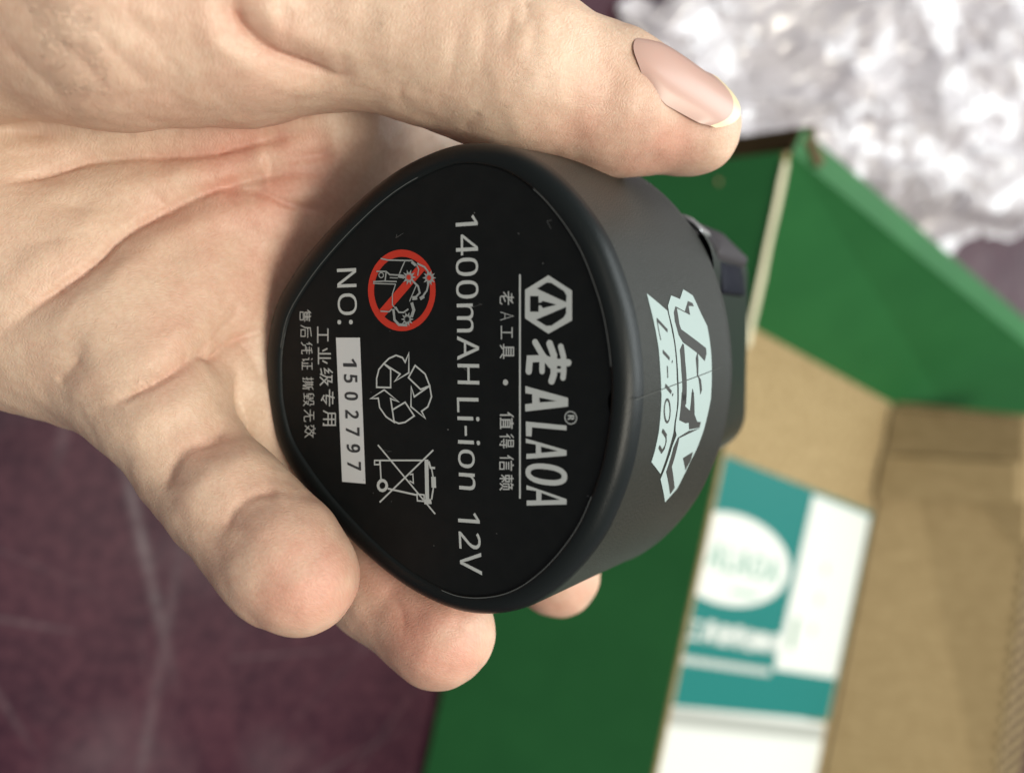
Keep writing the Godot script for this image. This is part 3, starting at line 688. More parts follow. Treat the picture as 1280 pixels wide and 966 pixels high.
func plastic_bag() -> void:
	var b := thing("plastic_bag", "crumpled clear plastic bag on the table beyond the carton", "bag", Vector3(-0.14, 0.0, -0.50))
	var o := b.position
	var ce := FastNoiseLite.new(); ce.seed = 4; ce.noise_type = FastNoiseLite.TYPE_CELLULAR; ce.cellular_return_type = FastNoiseLite.RETURN_DISTANCE2_SUB; ce.frequency = 11.0; ce.cellular_jitter = 1.0
	var rd := FastNoiseLite.new(); rd.seed = 8; rd.frequency = 8.0; rd.fractal_type = FastNoiseLite.FRACTAL_RIDGED; rd.fractal_octaves = 2
	var sm := FastNoiseLite.new(); sm.seed = 12; sm.frequency = 5.0
	var m := mat(Color(0.945, 0.93, 0.96, 0.44), 0.08, 0.8)
	m.transparency = BaseMaterial3D.TRANSPARENCY_ALPHA
	m.backlight_enabled = true
	m.backlight = Color(0.5, 0.5, 0.5)
	for layer in 2:
		var lift := 0.004 + layer * 0.016
		var pt := func(u: float, v: float) -> Vector3:
			var edge := minf(minf(u, 1 - u), minf(v, 1 - v))
			var wob := 0.02 * sm.get_noise_2d(u * 3 + layer, v * 3)
			# the bag's outline on the table: along the carton's slanting end, then away from it
			var near_edge := Vector2(lerpf(-0.085, -0.038, clampf(v / 0.62, 0.0, 1.0)), lerpf(-0.318, -0.555, clampf(v / 0.62, 0.0, 1.0)))
			if v > 0.62: near_edge = Vector2(-0.038, -0.555).lerp(Vector2(-0.068, -0.80), (v - 0.62) / 0.38)
			var far_edge := Vector2(-0.158, -0.290).lerp(Vector2(-0.37, -0.80), v)
			var pp := far_edge.lerp(near_edge, u)
			var x := pp.x + wob * 0.5 + 0.012 * rd.get_noise_2d(u * 0.3 + layer, v * 0.5 + 3)
			var z := pp.y + wob * 0.5 + 0.012 * rd.get_noise_2d(u * 0.3 + 5 + layer, v * 0.5)
			var flat := 1.0 - 0.9 * exp(-(Vector2(x + 0.135, z + 0.36).length_squared()) / 0.0028)   # one part lies smooth
			var e := smoothstep(0.0, 0.12, edge) * flat
			var y := 0.003 + layer * 0.002 + e * (lift + 0.030 * (0.5 + 0.5 * sm.get_noise_2d(u * 0.6 + layer * 3, v * 0.6)) + 0.018 * absf(rd.get_noise_2d(u * 0.33 + layer * 7, v * 0.42)) + 0.012 * (ce.get_noise_2d(u * 0.30 + layer * 2, v * 0.5) + 1.0))
			return Vector3(x, y, z) - o
		put("film", sheet(pt, 130, 170), m, b)

# ------------------------------------------------------------------ battery pack
func make_outline() -> void:
	var half := PackedVector2Array([Vector2(0, 23.4), Vector2(7.5, 22.6), Vector2(13.5, 20.8), Vector2(18.8, 18.2), Vector2(24.2, 13.8), Vector2(28.0, 8.6), Vector2(29.7, 2.5), Vector2(29.3, -3.5), Vector2(26.9, -10.5), Vector2(22.4, -18.0), Vector2(16.8, -25.0), Vector2(11.0, -30.0), Vector2(5.0, -32.1), Vector2(0, -32.5)])
	var p := half.duplicate()
	for i in range(half.size() - 2, 0, -1): p.append(half[i] * Vector2(-1, 1))
	var n := p.size()
	for i in n:
		for k in 8:
			outline.append(p[i].cubic_interpolate(p[(i + 1) % n], p[(i - 1 + n) % n], p[(i + 2) % n], k / 8.0))
	# even it out a little so that the wall shows no kinks
	var sum := 0.0
	arc.append(0.0)
	for i in outline.size():
		sum += outline[i].distance_to(outline[(i + 1) % outline.size()])
		arc.append(sum)

func out_normal(i: int, span := 3) -> Vector2:
	var n := outline.size()
	var d := outline[(i + span) % n] - outline[(i - span + n) % n]
	return Vector2(-d.y, d.x).normalized()

func wall(u: float, w: float, lift: float) -> Vector3:   # u: millimetres round the outline from its flat side, w: depth behind the face
	var per := arc[arc.size() - 1]
	u = fposmod(u, per)
	var i := arc.bsearch(u, false) - 1
	i = clampi(i, 0, outline.size() - 1)
	var s := (u - arc[i]) / (arc[i + 1] - arc[i])
	var n := outline.size()
	var p := outline[i].lerp(outline[(i + 1) % n], s)
	var d := out_normal(i).lerp(out_normal((i + 1) % n), s).normalized()
	p = p * (1.0 + 0.13 * clampf(w / 40.0, 0.0, 1.0)) + d * lift
	return Vector3(p.x, p.y, -w) * MM

func loft(rings: Array, cap_last := true) -> ArrayMesh:   # rings: [outline points, depth]
	var st := SurfaceTool.new()
	st.begin(Mesh.PRIMITIVE_TRIANGLES)
	var n: int = rings[0][0].size()
	for r in rings:
		for p in r[0]: st.add_vertex(Vector3(p.x, p.y, -r[1]) * MM)
	for k in rings.size() - 1:
		for i in n:
			var j := (i + 1) % n
			for q in [k * n + i, (k + 1) * n + i, (k + 1) * n + j, k * n + i, (k + 1) * n + j, k * n + j]: st.add_index(q)
	if cap_last:
		var c := Vector2.ZERO
		var last = rings[rings.size() - 1]
		for p in last[0]: c += p / n
		st.add_vertex(Vector3(c.x, c.y, -last[1]) * MM)
		var e := rings.size() * n
		for i in n:
			for q in [(rings.size() - 1) * n + i, e, (rings.size() - 1) * n + (i + 1) % n]: st.add_index(q)
	st.generate_normals()
	return st.commit()

func inset(by: float, k := 1.0) -> PackedVector2Array:
	var r := PackedVector2Array()
	for i in outline.size(): r.append(outline[i] * k - out_normal(i, 5) * by * (1.0 + 0.5 * clampf(-outline[i].y / 28.0, 0.0, 1.0)))
	return r

func battery() -> void:
	make_outline()
	var b := thing("battery_pack", "black plastic battery pack with a printed label on its end, held in the hand", "battery pack", Vector3(0.010585, 0.268067, -0.048007), Basis(Vector3(0.99964, 0.02394, 0.01178), Vector3(-0.01414, 0.84981, -0.52690), Vector3(-0.02262, 0.52654, 0.84985)).orthonormalized())
	var shell := mat(Color.WHITE, 0.46, 0.45)
	shell.albedo_texture = ramp(noise_tex(0.35, 2, 256, FastNoiseLite.TYPE_SIMPLEX_SMOOTH, 44), srgb(0.0105, 0.0125, 0.0098), srgb(0.015, 0.0175, 0.0137))
	shell.uv1_triplanar = true
	shell.uv1_scale = Vector3.ONE * 30.0
	shell.normal_enabled = true
	var grain := noise_tex(0.3, 2, 512, FastNoiseLite.TYPE_SIMPLEX_SMOOTH, 45)
	grain.as_normal_map = true
	grain.bump_strength = 4.0
	shell.normal_texture = grain
	shell.normal_scale = 0.3
	var rings := []
	for r in [[3.0, 0.9], [2.75, 0.5], [2.6, 0.12], [2.35, 0.0], [1.9, 0.03], [1.45, 0.16], [1.0, 0.42], [0.6, 0.85], [0.28, 1.45], [0.08, 2.2], [0.0, 3.2]]: rings.append([inset(r[0], 1.0 + 0.13 * r[1] / 40.0), r[1]])
	for w in [8, 14, 20, 26, 32, 37]: rings.append([inset(0.0, 1.0 + 0.13 * w / 40.0), float(w)])
	for r in [[0.05, 38.6], [0.4, 39.8], [1.2, 40.6], [2.4, 41.0], [8.0, 41.2]]: rings.append([inset(r[0], 1.13), r[1]])
	var rim := mat(srgb(0.0062, 0.0088, 0.0095), 0.38, 0.32)
	rim.normal_enabled = true; rim.normal_texture = grain; rim.normal_scale = 0.12
	rim.uv1_triplanar = true; rim.uv1_scale = Vector3.ONE * 30.0
	put("end_rim", loft(rings.slice(0, 11), false), rim, b)
	put("housing", loft(rings.slice(10)), shell, b)
	# plug tower
	var tower := mat(srgb(0.006, 0.012, 0.009), 0.42, 0.35)
	var ring := func(grow: float) -> PackedVector2Array:
		var r := PackedVector2Array()
		for k in 4:
			var c: Vector2 = Vector2(13, 13) * [Vector2(1, 1), Vector2(-1, 1), Vector2(-1, -1), Vector2(1, -1)][k] + Vector2(-3, 1)
			for s in 10: r.append(c + Vector2.RIGHT.rotated(PI / 2 * (k + s / 9.0)) * (8.0 + grow))
		return r
	var tr := []
	for r in [[1.0, 40.0], [0.5, 44.0], [0.0, 50.0], [-0.3, 74.0], [-0.8, 76.6], [-2.0, 77.7], [-4.0, 78.0]]: tr.append([ring.call(r[0]), r[1]])
	put("plug_tower", loft(tr), tower, b)
	var metal := mat(srgb(0.42, 0.42, 0.42), 0.38); metal.metallic = 1.0
	var gp := mat(srgb(0.045, 0.042, 0.048), 0.6, 0.25)
	var ct := [[Vector3(-23.0, 18.2, 46), Vector3(5.0, 1.8, 7.0), metal, 0.85], [Vector3(-21.0, 18.9, 59), Vector3(8.5, 3.0, 24.0), gp, 0.78], [Vector3(-15, 21.6, 58), Vector3(5.5, 1.6, 18.0), mat(srgb(0.006, 0.007, 0.014), 0.6, 0.2), 0.15]]
	for c in ct:
		var bx := BoxMesh.new(); bx.size = c[1] * MM
		var e := put("contact", rounded_box(c[1] * MM, minf(c[1].x, c[1].y) * 0.45 * MM), c[2], b)
		e.position = Vector3(c[0].x, c[0].y, -c[0].z) * MM
		e.rotation.z = c[3]
	# moulding seam across the wall
	var seam := ink(wall, 0.15, 1.0)
	seam.stroke(pts2(SEAM), 0.09)
	put("seam_line", seam.mesh(), mat(srgb(0.055, 0.06, 0.055), 0.5), b)
	# emblem on the wall
	var pale := mat(srgb(0.31, 0.385, 0.385), 0.6, 0.3)
	var dark := mat(srgb(0.026, 0.028, 0.027), 0.5)
	var w1 := ink(wall, 0.06, 0.8)
	for s in EMBLEM_WHITE: w1.poly(pts2(s))
	var em := put("emblem", w1.mesh(), pale, b)
	var d1 := ink(wall, 0.095, 0.8)
	for s in EMBLEM_DARK: d1.poly(pts2(s))
	for s in EMBLEM_STROKES: d1.stroke(pts2(s[1]), s[0])
	put("emblem_lettering", d1.mesh(), dark, em)
	# the end label
	var lay := func(x: float, y: float, h: float) -> Vector3: return Vector3(x, y, h - 0.35) * MM
	var lm := mat(Color.WHITE, 0.45, 0.25)
	lm.albedo_texture = ramp(noise_tex(0.05, 4, 512, FastNoiseLite.TYPE_SIMPLEX_SMOOTH, 51), srgb(0.0060, 0.0075, 0.0080), srgb(0.0085, 0.0100, 0.0105))
	lm.uv1_triplanar = true; lm.uv1_scale = Vector3.ONE * 12.0
	var lp := ink(lay, 0.0)
	var shape := inset(2.72)
	for i in shape.size():   # the label is cut by hand at one spot, where its edge is torn
		if absf(shape[i].y - 20.6) < 0.4 and shape[i].x > 0.4 and shape[i].x < 2.4: shape[i].y -= 0.35
	lp.poly(shape)
	var label := put("label", lp.mesh(), lm, b)
	var silver := mat(srgb(0.48, 0.52, 0.52), 0.5, 0.4)
	var dim := mat(srgb(0.30, 0.33, 0.33), 0.5, 0.4)
	var black := mat(srgb(0.0072, 0.0088, 0.0092), 0.45, 0.25)
	var a := ink(lay, 0.04)
	for s in LOGO_WHITE: a.poly(pts2(s))
	for s in LOGO_STROKES: a.stroke(pts2(s[1]), s[0], true)
	for s in REG: a.text(s[0], s[1], s[2], s[3], true)
	a.ring(REG_RING[0], 0.80, 0.11)
	put("logo", a.mesh(), silver, label)
	var k := ink(lay, 0.07)
	for s in LOGO_BLACK: k.poly(pts2(s))
	put("logo_cutout", k.mesh(), black, label)
	var t := ink(lay, 0.04)
	for s in TEXTS: t.text(s[0], s[1], s[2], s[3])
	put("rating_lettering", t.mesh(), silver, label)
	var grey := mat(srgb(0.44, 0.47, 0.47), 0.5, 0.4)
	for block_of in [["slogan_lettering", 0, 8], ["grade_lettering", 8, 13], ["warranty_lettering", 13, 21]]:
		var g := ink(lay, 0.04)
		for s in GLYPHS.slice(block_of[1], block_of[2]):
			var o: Vector2 = s[1]; var ex: Vector2 = s[2] - o; var ey: Vector2 = s[3] - o
			for part in STROKES[s[0]].split(";"):
				var q := PackedVector2Array()
				for z in pts2(part): q.append(o + ex * z.x * 0.01 + ey * z.y * 0.01)
				g.stroke(q, ex.length() * (0.082 if block_of[1] < 13 else 0.07))
		if block_of[1] == 0:
			var dot := PackedVector2Array()
			for i in 16: dot.append(DOT + Vector2(0.36, 0).rotated(TAU * i / 16.0))
			g.poly(dot)
		put(block_of[0], g.mesh(), grey, label)
	var du := ink(lay, 0.13)
	for i in 26:
		var p := Vector2(rng.randf_range(-24, 24), rng.randf_range(-22, 18))
		if p.length() > 23.0: continue
		var q := PackedVector2Array()
		var rad := rng.randf_range(0.035, 0.09)
		for j in 6: q.append(p + Vector2(rad * rng.randf_range(0.6, 1.3), 0).rotated(TAU * j / 6.0))
		du.poly(q)
	for i in 5:
		var p := Vector2(rng.randf_range(-20, 20), rng.randf_range(-18, 14))
		du.stroke(PackedVector2Array([p, p + Vector2(rng.randf_range(0.3, 0.8), 0.2).rotated(rng.randf() * TAU), p + Vector2(rng.randf_range(0.9, 1.5), 0).rotated(rng.randf() * TAU)]), 0.03)
	put("dust", du.mesh(), mat(srgb(0.16, 0.17, 0.17), 0.8), label).set_meta("kind", "stuff")
	# cut edge of the label: its lit stretches painted in as lighter strokes
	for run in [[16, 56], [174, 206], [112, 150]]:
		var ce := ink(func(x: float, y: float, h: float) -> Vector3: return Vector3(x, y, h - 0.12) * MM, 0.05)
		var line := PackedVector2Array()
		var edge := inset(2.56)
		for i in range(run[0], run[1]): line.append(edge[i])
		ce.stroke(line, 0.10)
		put("painted_edge_glint", ce.mesh(), mat(srgb(0.11, 0.125, 0.125), 0.5), label)
	var st := ink(lay, 0.05)
	for s in STRIP: st.poly(pts2(s))
	put("number_strip", st.mesh(), mat(srgb(0.60, 0.64, 0.66), 0.5), label)
	var dg := ink(lay, 0.08)
	for s in DIGITS: dg.text(s[0], s[1], s[2], s[3], true)
	put("number_lettering", dg.mesh(), mat(srgb(0.03, 0.035, 0.04), 0.5), label)
	var sy := ink(lay, 0.04)
	for s in SYMBOL_STROKES.slice(0, 6): sy.stroke(pts2(s[1]), s[0])
	put("recycling_symbol", sy.mesh(), silver, label)
	var bn := ink(lay, 0.04)
	for s in SYMBOL_STROKES.slice(6): bn.stroke(pts2(s[1]), s[0])
	put("crossed_bin_symbol", bn.mesh(), silver, label)
	# prohibition sign: red ring, black field, red bar, grey drawing
	var red := mat(srgb(0.52, 0.035, 0.018), 0.5, 0.4)
	var r0 := ink(lay, 0.03); r0.poly(pts2(WARN_RED[0])); put("warning_ring", r0.mesh(), red, label)
	var r1 := ink(lay, 0.05); r1.poly(pts2(WARN_RED[1])); put("warning_field", r1.mesh(), black, label)
	var r2 := ink(lay, 0.07); r2.poly(pts2(WARN_RED[2])); put("warning_bar", r2.mesh(), red, label)
	var r3 := ink(lay, 0.09)
	for s in WARN_STROKES: r3.stroke(pts2(s[1]), s[0])
	for s in WARN_STARS: r3.poly(pts2(s))
	put("warning_drawing", r3.mesh(), dim, label)
	var r4 := ink(lay, 0.2); r4.poly(pts2(WARN_CORES[0])); r4.poly(pts2(WARN_CORES[1])); put("spark_core", r4.mesh(), red, label)
	var r5 := ink(lay, 0.2); r5.poly(pts2(WARN_CORES[2])); put("spark_core", r5.mesh(), black, label)

func rounded_box(size: Vector3, r: float) -> ArrayMesh:
	var s := SphereMesh.new(); s.radius = 1.0; s.height = 2.0; s.radial_segments = 16; s.rings = 8
	var arr := s.get_mesh_arrays()
	var v: PackedVector3Array = arr[Mesh.ARRAY_VERTEX]
	var h := size * 0.5 - Vector3.ONE * r
	for i in v.size():
		var d := v[i]
		v[i] = d * r + Vector3(signf(d.x) * h.x, signf(d.y) * h.y, signf(d.z) * h.z)
	arr[Mesh.ARRAY_VERTEX] = v
	var m := ArrayMesh.new(); m.add_surface_from_arrays(Mesh.PRIMITIVE_TRIANGLES, arr)
	return m

# ------------------------------------------------------------------ hand: one continuous skin over tapered bones
var bone_a := PackedVector3Array(); var bone_d := PackedVector3Array()
var bone_ra := PackedFloat32Array(); var bone_rb := PackedFloat32Array()
var bone_group := PackedInt32Array()
const GROUPS := ["palm_a", "palm_b", "palm_c", "palm_d", "heel", "web", "little", "ring", "middle", "index", "thenar", "thumb"]

func gather_bones() -> void:
	for gi in GROUPS.size():
		var c := pts3(BONES[GROUPS[gi]])
		for i in c.size() - 1:
			var a := Vector3(c[i][0], c[i][1], c[i][2]); var e := Vector3(c[i + 1][0], c[i + 1][1], c[i + 1][2])
			bone_a.append(a); bone_d.append(e - a); bone_ra.append(c[i][3]); bone_rb.append(c[i + 1][3]); bone_group.append(gi)

func bone_dist(i: int, p: Vector3) -> float:
	var ba := bone_d[i]; var ra := bone_ra[i]; var rb := bone_rb[i]
	var l2 := ba.length_squared(); var rr := ra - rb; var a2 := l2 - rr * rr; var il := 1.0 / l2
	var pa := p - bone_a[i]
	var y := pa.dot(ba); var z := y - l2
	var x2 := (pa * l2 - ba * y).length_squared()
	var y2 := y * y * l2; var z2 := z * z * l2
	var k := signf(rr) * rr * rr * x2
	if signf(z) * a2 * z2 > k: return sqrt(x2 + z2) * il - rb
	if signf(y) * a2 * y2 < k: return sqrt(x2 + y2) * il - ra
	return (sqrt(x2 * a2 * il) + y * rr) * il - ra

func smin(a: float, b: float, k: float) -> float:
	var h := maxf(k - absf(a - b), 0.0) / k
	return minf(a, b) - h * h * k * 0.25

const NONE := 1e5
func skin(p: Vector3, near: PackedInt32Array) -> float:
	var d := PackedFloat32Array(); d.resize(12); d.fill(NONE)
	for i in near:
		var gi := bone_group[i]
		var e := bone_dist(i, p)
		d[gi] = e if d[gi] >= NONE else smin(d[gi], e, 6.0 if gi == 10 else 5.0 if gi < 5 else 4.0 if gi == 11 else 2.0)
	var pd := NONE
	for g in 5: pd = smin(pd, d[g], 13.0)
	pd = smin(pd, d[5], 10.0)
	var tn := smin(d[10], d[11], 6.0)
	var fs := NONE
	for g in range(6, 10): fs = smin(fs, d[g], 0.8)
	return smin(smin(pd, fs, 5.0), tn, 2.0)

var block := {}
const BLOCK := 10.0
func near_bones(p: Vector3) -> PackedInt32Array:
	var key := Vector3i((p / BLOCK).floor())
	if block.has(key): return block[key]
	var c := (Vector3(key) + Vector3.ONE * 0.5) * BLOCK
	var dist := PackedFloat32Array(); var best := 1e9
	for i in bone_a.size():
		var e := bone_dist(i, c); dist.append(e); best = minf(best, e)
	var r := PackedInt32Array()
	for i in dist.size():
		if dist[i] < best + 2 * BLOCK * 0.87 + 13.0: r.append(i)
	block[key] = r
	return r

func skin_at(p: Vector3) -> float:
	return skin(p, near_bones(p))

func hand() -> void:
	gather_bones()
	var h := 2.0
	var lo := Vector3(1e9, 1e9, 1e9); var hi := -lo
	for i in bone_a.size():
		for q in [bone_a[i], bone_a[i] + bone_d[i]]:
			var r := maxf(bone_ra[i], bone_rb[i]) + 4.0
			lo = lo.min(q - Vector3.ONE * r); hi = hi.max(q + Vector3.ONE * r)
	var n := Vector3i(((hi - lo) / h).ceil()) + Vector3i.ONE
	var f := PackedFloat32Array(); f.resize(n.x * n.y * n.z); f.fill(50.0)
	var step := 5
	for bz in range(0, n.z, step):
		for by in range(0, n.y, step):
			for bx in range(0, n.x, step):
				var c := lo + Vector3(bx + 2, by + 2, bz + 2) * h
				var dc := skin_at(c)
				var inside := dc < -step * h * 0.87 - 3.0
				if dc > step * h * 0.87 + 3.0: continue
				for z in range(bz, mini(bz + step, n.z)):
					for y in range(by, mini(by + step, n.y)):
						for x in range(bx, mini(bx + step, n.x)):
							f[(z * n.y + y) * n.x + x] = -50.0 if inside else skin_at(lo + Vector3(x, y, z) * h)
	# surface nets
	var vert := PackedVector3Array()
	var quads := PackedInt32Array()
	var at := {}
	var sx := 1; var sy := n.x; var sz := n.x * n.y
	var corner := [0, sx, sy, sx + sy, sz, sx + sz, sy + sz, sx + sy + sz]
	var cv := [Vector3(0, 0, 0), Vector3(1, 0, 0), Vector3(0, 1, 0), Vector3(1, 1, 0), Vector3(0, 0, 1), Vector3(1, 0, 1), Vector3(0, 1, 1), Vector3(1, 1, 1)]
	var edges := [[0, 1], [2, 3], [4, 5], [6, 7], [0, 2], [1, 3], [4, 6], [5, 7], [0, 4], [1, 5], [2, 6], [3, 7]]
	for z in n.z - 1:
		for y in n.y - 1:
			for x in n.x - 1:
				var i := (z * n.y + y) * n.x + x
				var s := f[i]
				if absf(s) > 4.5 * h: continue
				var neg := 0
				for k in 8:
					if f[i + corner[k]] < 0.0: neg += 1
				if neg == 0 or neg == 8: continue
				var sum := Vector3.ZERO; var cnt := 0
				for e in edges:
					var a := f[i + corner[e[0]]]; var b := f[i + corner[e[1]]]
					if (a < 0.0) != (b < 0.0):
						sum += cv[e[0]].lerp(cv[e[1]], a / (a - b)); cnt += 1
				at[i] = vert.size()
				vert.append(lo + (Vector3(x, y, z) + sum / cnt) * h)
	for i in at:
		var s := f[i] < 0.0
		for ax in 3:
			var d: int = [sx, sy, sz][ax]; var u: int = [sy, sz, sx][ax]; var v: int = [sz, sx, sy][ax]
			if (f[i + d] < 0.0) == s: continue
			if not (at.has(i - u) and at.has(i - v) and at.has(i - u - v)): continue
			var q := [at[i], at[i - u], at[i - u - v], at[i - v]]
			if s: quads.append_array([q[0], q[3], q[2], q[1]])
			else: quads.append_array([q[0], q[1], q[2], q[3]])
	vert = project(vert, 2)
	for level in 2:
		var r := split(vert, quads)
		vert = r[0]; quads = r[1]
		if level == 0: vert = project(vert, 1)
		else: vert = relax(vert, quads)
	# creases pressed into the skin along the surface normals
	var nrm := normals(vert, quads)
	var sink := PackedFloat32Array(); sink.resize(vert.size())
	for cr in CREASES:
		var line := []
		for c in pts3(cr[2]): line.append(Vector3(c[0], c[1], c[2]))
		var wd: float = cr[1]; var dp: float = cr[0]
		var fine := []
		for k in line.size() - 1:
			for s in 4: fine.append(line[k].cubic_interpolate(line[k + 1], line[maxi(k - 1, 0)], line[mini(k + 2, line.size() - 1)], s / 4.0))
		fine.append(line[line.size() - 1])
		var a := Vector3(1e9, 1e9, 1e9); var b := -a
		for q in fine: a = a.min(q); b = b.max(q)
		a -= Vector3.ONE * wd * 6; b += Vector3.ONE * wd * 6
		for i in vert.size():
			var p := vert[i]
			if p.x < a.x or p.y < a.y or p.z < a.z or p.x > b.x or p.y > b.y or p.z > b.z: continue
			var best := 1e9; var along := 0.0
			for k in fine.size() - 1:
				var e: Vector3 = fine[k + 1] - fine[k]
				var t := clampf((p - fine[k]).dot(e) / e.length_squared(), 0.0, 1.0)
				var dd: float = p.distance_squared_to(fine[k] + e * t)
				if dd < best: best = dd; along = (k + t) / (fine.size() - 1)
			var fade := smoothstep(0.0, 0.18, along) * smoothstep(1.0, 0.8, along) * 0.8 + 0.2
			best = sqrt(best) / wd
			sink[i] += dp * fade * ((0.45 if wd < 1.3 else 0.30) * exp(-best * best * 5.0) + 0.62 * exp(-best * best * 0.28) - 0.10 * exp(-(best - 3.4) * (best - 3.4) * 0.5))
	var col := PackedColorArray()
	var spots := pts3(PINK)
	var mott := FastNoiseLite.new(); mott.seed = 31; mott.frequency = 0.11; mott.fractal_octaves = 3
	var lump := FastNoiseLite.new(); lump.seed = 32; lump.frequency = 0.16; lump.fractal_octaves = 2
	var out := PackedVector3Array(); out.resize(vert.size())
	for i in vert.size():
		var p := vert[i]
		out[i] = (p - nrm[i] * (sink[i] - 0.22 * lump.get_noise_3dv(p))) * MM
		var red := 0.0
		for s in spots:
			var dd: float = p.distance_squared_to(Vector3(s[0], s[1], s[2])) / (s[3] * s[3])
			if dd < 5.0: red += s[4] * 0.085 * exp(-dd)
		var k := mott.get_noise_3dv(p)
		red += 0.18 * maxf(0.0, sink[i]) + 0.22 * maxf(0.0, k)
		var c := Color(0.635, 0.475, 0.36).lerp(Color(0.60, 0.32, 0.245), clampf(red, 0.0, 0.95))
		col.append(c.lerp(Color(0.67, 0.52, 0.40), clampf(-k * 0.8, 0.0, 0.5)))
	# each quad takes its texture place from one chain; corners shared between chains are doubled there
	var smooth := normals(out, quads)
	var chart := PackedInt32Array(); chart.resize(vert.size())
	var uv := PackedVector2Array(); uv.resize(vert.size())
	for i in vert.size():
		chart[i] = skin_chart(vert[i])
		uv[i] = skin_uv(vert[i], chart[i])
	var twin := {}
	var period := TAU * 10.0 / 16.0
	for q in range(0, quads.size(), 4):
		var c := chart[quads[q]]
		var v0 := uv[quads[q]].y
		for k in range(1, 4):
			var i := quads[q + k]
			var turn := 0
			var place := uv[i] if chart[i] == c else skin_uv(vert[i], c)
			if c >= 0 and absf(place.y - v0) > period * 0.5: turn = 1 if place.y < v0 else -1
			if chart[i] == c and turn == 0: continue
			var key := Vector3i(i, c, turn)
			if not twin.has(key):
				twin[key] = out.size()
				out.append(out[i]); smooth.append(smooth[i]); col.append(col[i])
				uv.append(place + Vector2(0, turn * period))
			quads[q + k] = twin[key]
	var idx := PackedInt32Array()
	for q in range(0, quads.size(), 4):
		idx.append_array([quads[q], quads[q + 1], quads[q + 2], quads[q], quads[q + 2], quads[q + 3]])
	var arr := []; arr.resize(Mesh.ARRAY_MAX)
	arr[Mesh.ARRAY_VERTEX] = out; arr[Mesh.ARRAY_NORMAL] = smooth; arr[Mesh.ARRAY_COLOR] = col; arr[Mesh.ARRAY_TEX_UV] = uv; arr[Mesh.ARRAY_INDEX] = idx
	var mesh := ArrayMesh.new(); mesh.add_surface_from_arrays(Mesh.PRIMITIVE_TRIANGLES, arr)
	var m := mat(Color.WHITE, 0.48, 0.45)
	m.vertex_color_use_as_albedo = true
	m.subsurf_scatter_enabled = true
	m.subsurf_scatter_strength = 0.12
	m.heightmap_enabled = true
	m.heightmap_texture = skin_relief()
	m.heightmap_scale = 0.0085
	var tone := ramp(noise_tex(0.03, 5, 512, FastNoiseLite.TYPE_SIMPLEX_SMOOTH, 71), Color(0.95, 0.915, 0.90), Color(1, 1, 1))
	m.albedo_texture = tone
	var o := MeshInstance3D.new()
	o.name = "hand"
	o.mesh = mesh; o.material_override = m
	o.position = HAND_AT
	add_child(o, true)
	o.set_meta("label", "bare left hand, palm up, gripping the black battery pack between thumb and fingers"); o.set_meta("category", "hand")
	nail(o)

func skin_chart(p: Vector3) -> int:   # which chain of bones a point of the skin belongs to; the palm's bones count as one
	var best := 1e9; var at := 0
	for k in near_bones(p):
		var e := bone_dist(k, p)
		if e < best: best = e; at = k
	return -1 if bone_group[at] < 6 else bone_group[at]

func skin_uv(p: Vector3, chart: int) -> Vector2:   # along the chain and round it, in tiles of 16 mm
	var best := 1e9; var at := 0; var start := 0.0; var sum := 0.0; var first := 0
	if chart < 0:
		var ax := bone_d[1].normalized()
		var yy := ax.cross(Vector3(-0.1, 0.85, 0.5)).normalized()
		return Vector2((p - bone_a[1]).dot(ax), (p - bone_a[1]).dot(yy)) / 16.0
	first = bone_group.find(chart)
	for k in range(first, bone_a.size()):
		if bone_group[k] != chart: break
		var e := bone_dist(k, p)
		if e < best: best = e; at = k; start = sum
		sum += bone_d[k].length()
	var ax := bone_d[at].normalized()
	var ref := Vector3.UP.cross(bone_d[first]).normalized() * -1.0
	var d := p - bone_a[at]
	var x := (ref - ax * ref.dot(ax)).normalized()
	return Vector2((start + d.dot(ax)) / 16.0, atan2(d.dot(ax.cross(x)), d.dot(x)) * 10.0 / 16.0)

func skin_relief() -> ImageTexture:
	# fine wavering lines across the limb and a finer net of pores between them; x wraps by construction, y by blending
	var w := 1024
	var nz := FastNoiseLite.new(); nz.seed = 62; nz.frequency = 0.008; nz.fractal_octaves = 3
	var n2 := FastNoiseLite.new(); n2.seed = 63; n2.frequency = 0.03; n2.fractal_octaves = 2
	var ce := FastNoiseLite.new(); ce.seed = 61; ce.noise_type = FastNoiseLite.TYPE_CELLULAR; ce.cellular_return_type = FastNoiseLite.RETURN_DISTANCE2_SUB; ce.frequency = 0.03
	var im := Image.create_empty(w, w, false, Image.FORMAT_RGB8)
	for y in w:
		for x in w:
			var wob := nz.get_noise_2d(x * 0.6, y * 1.2)
			var a := sin(x * TAU * 30.0 / w + 9.0 * wob)
			var b := sin((x + y * 0.9) * TAU * 22.0 / w + 8.0 * nz.get_noise_2d(y, x))
			var c := ce.get_noise_2d(x * 0.7, y * 1.4)
			var k := 0.55 + 0.10 * a * (0.6 + 0.8 * n2.get_noise_2d(x * 0.3, y * 0.3)) + 0.07 * b + 0.14 * c + 0.06 * n2.get_noise_2d(x, y)
			im.set_pixel(x, y, Color(k, k, k))
	return ImageTexture.create_from_image(im)

func grad(p: Vector3, near: PackedInt32Array) -> Vector3:
	var e := 0.15
	var a := skin(p + Vector3(e, e, e), near); var b := skin(p + Vector3(e, -e, -e), near); var c := skin(p + Vector3(-e, e, -e), near); var d := skin(p + Vector3(-e, -e, e), near)
	return Vector3(a + b - c - d, a - b + c - d, a - b - c + d).normalized()

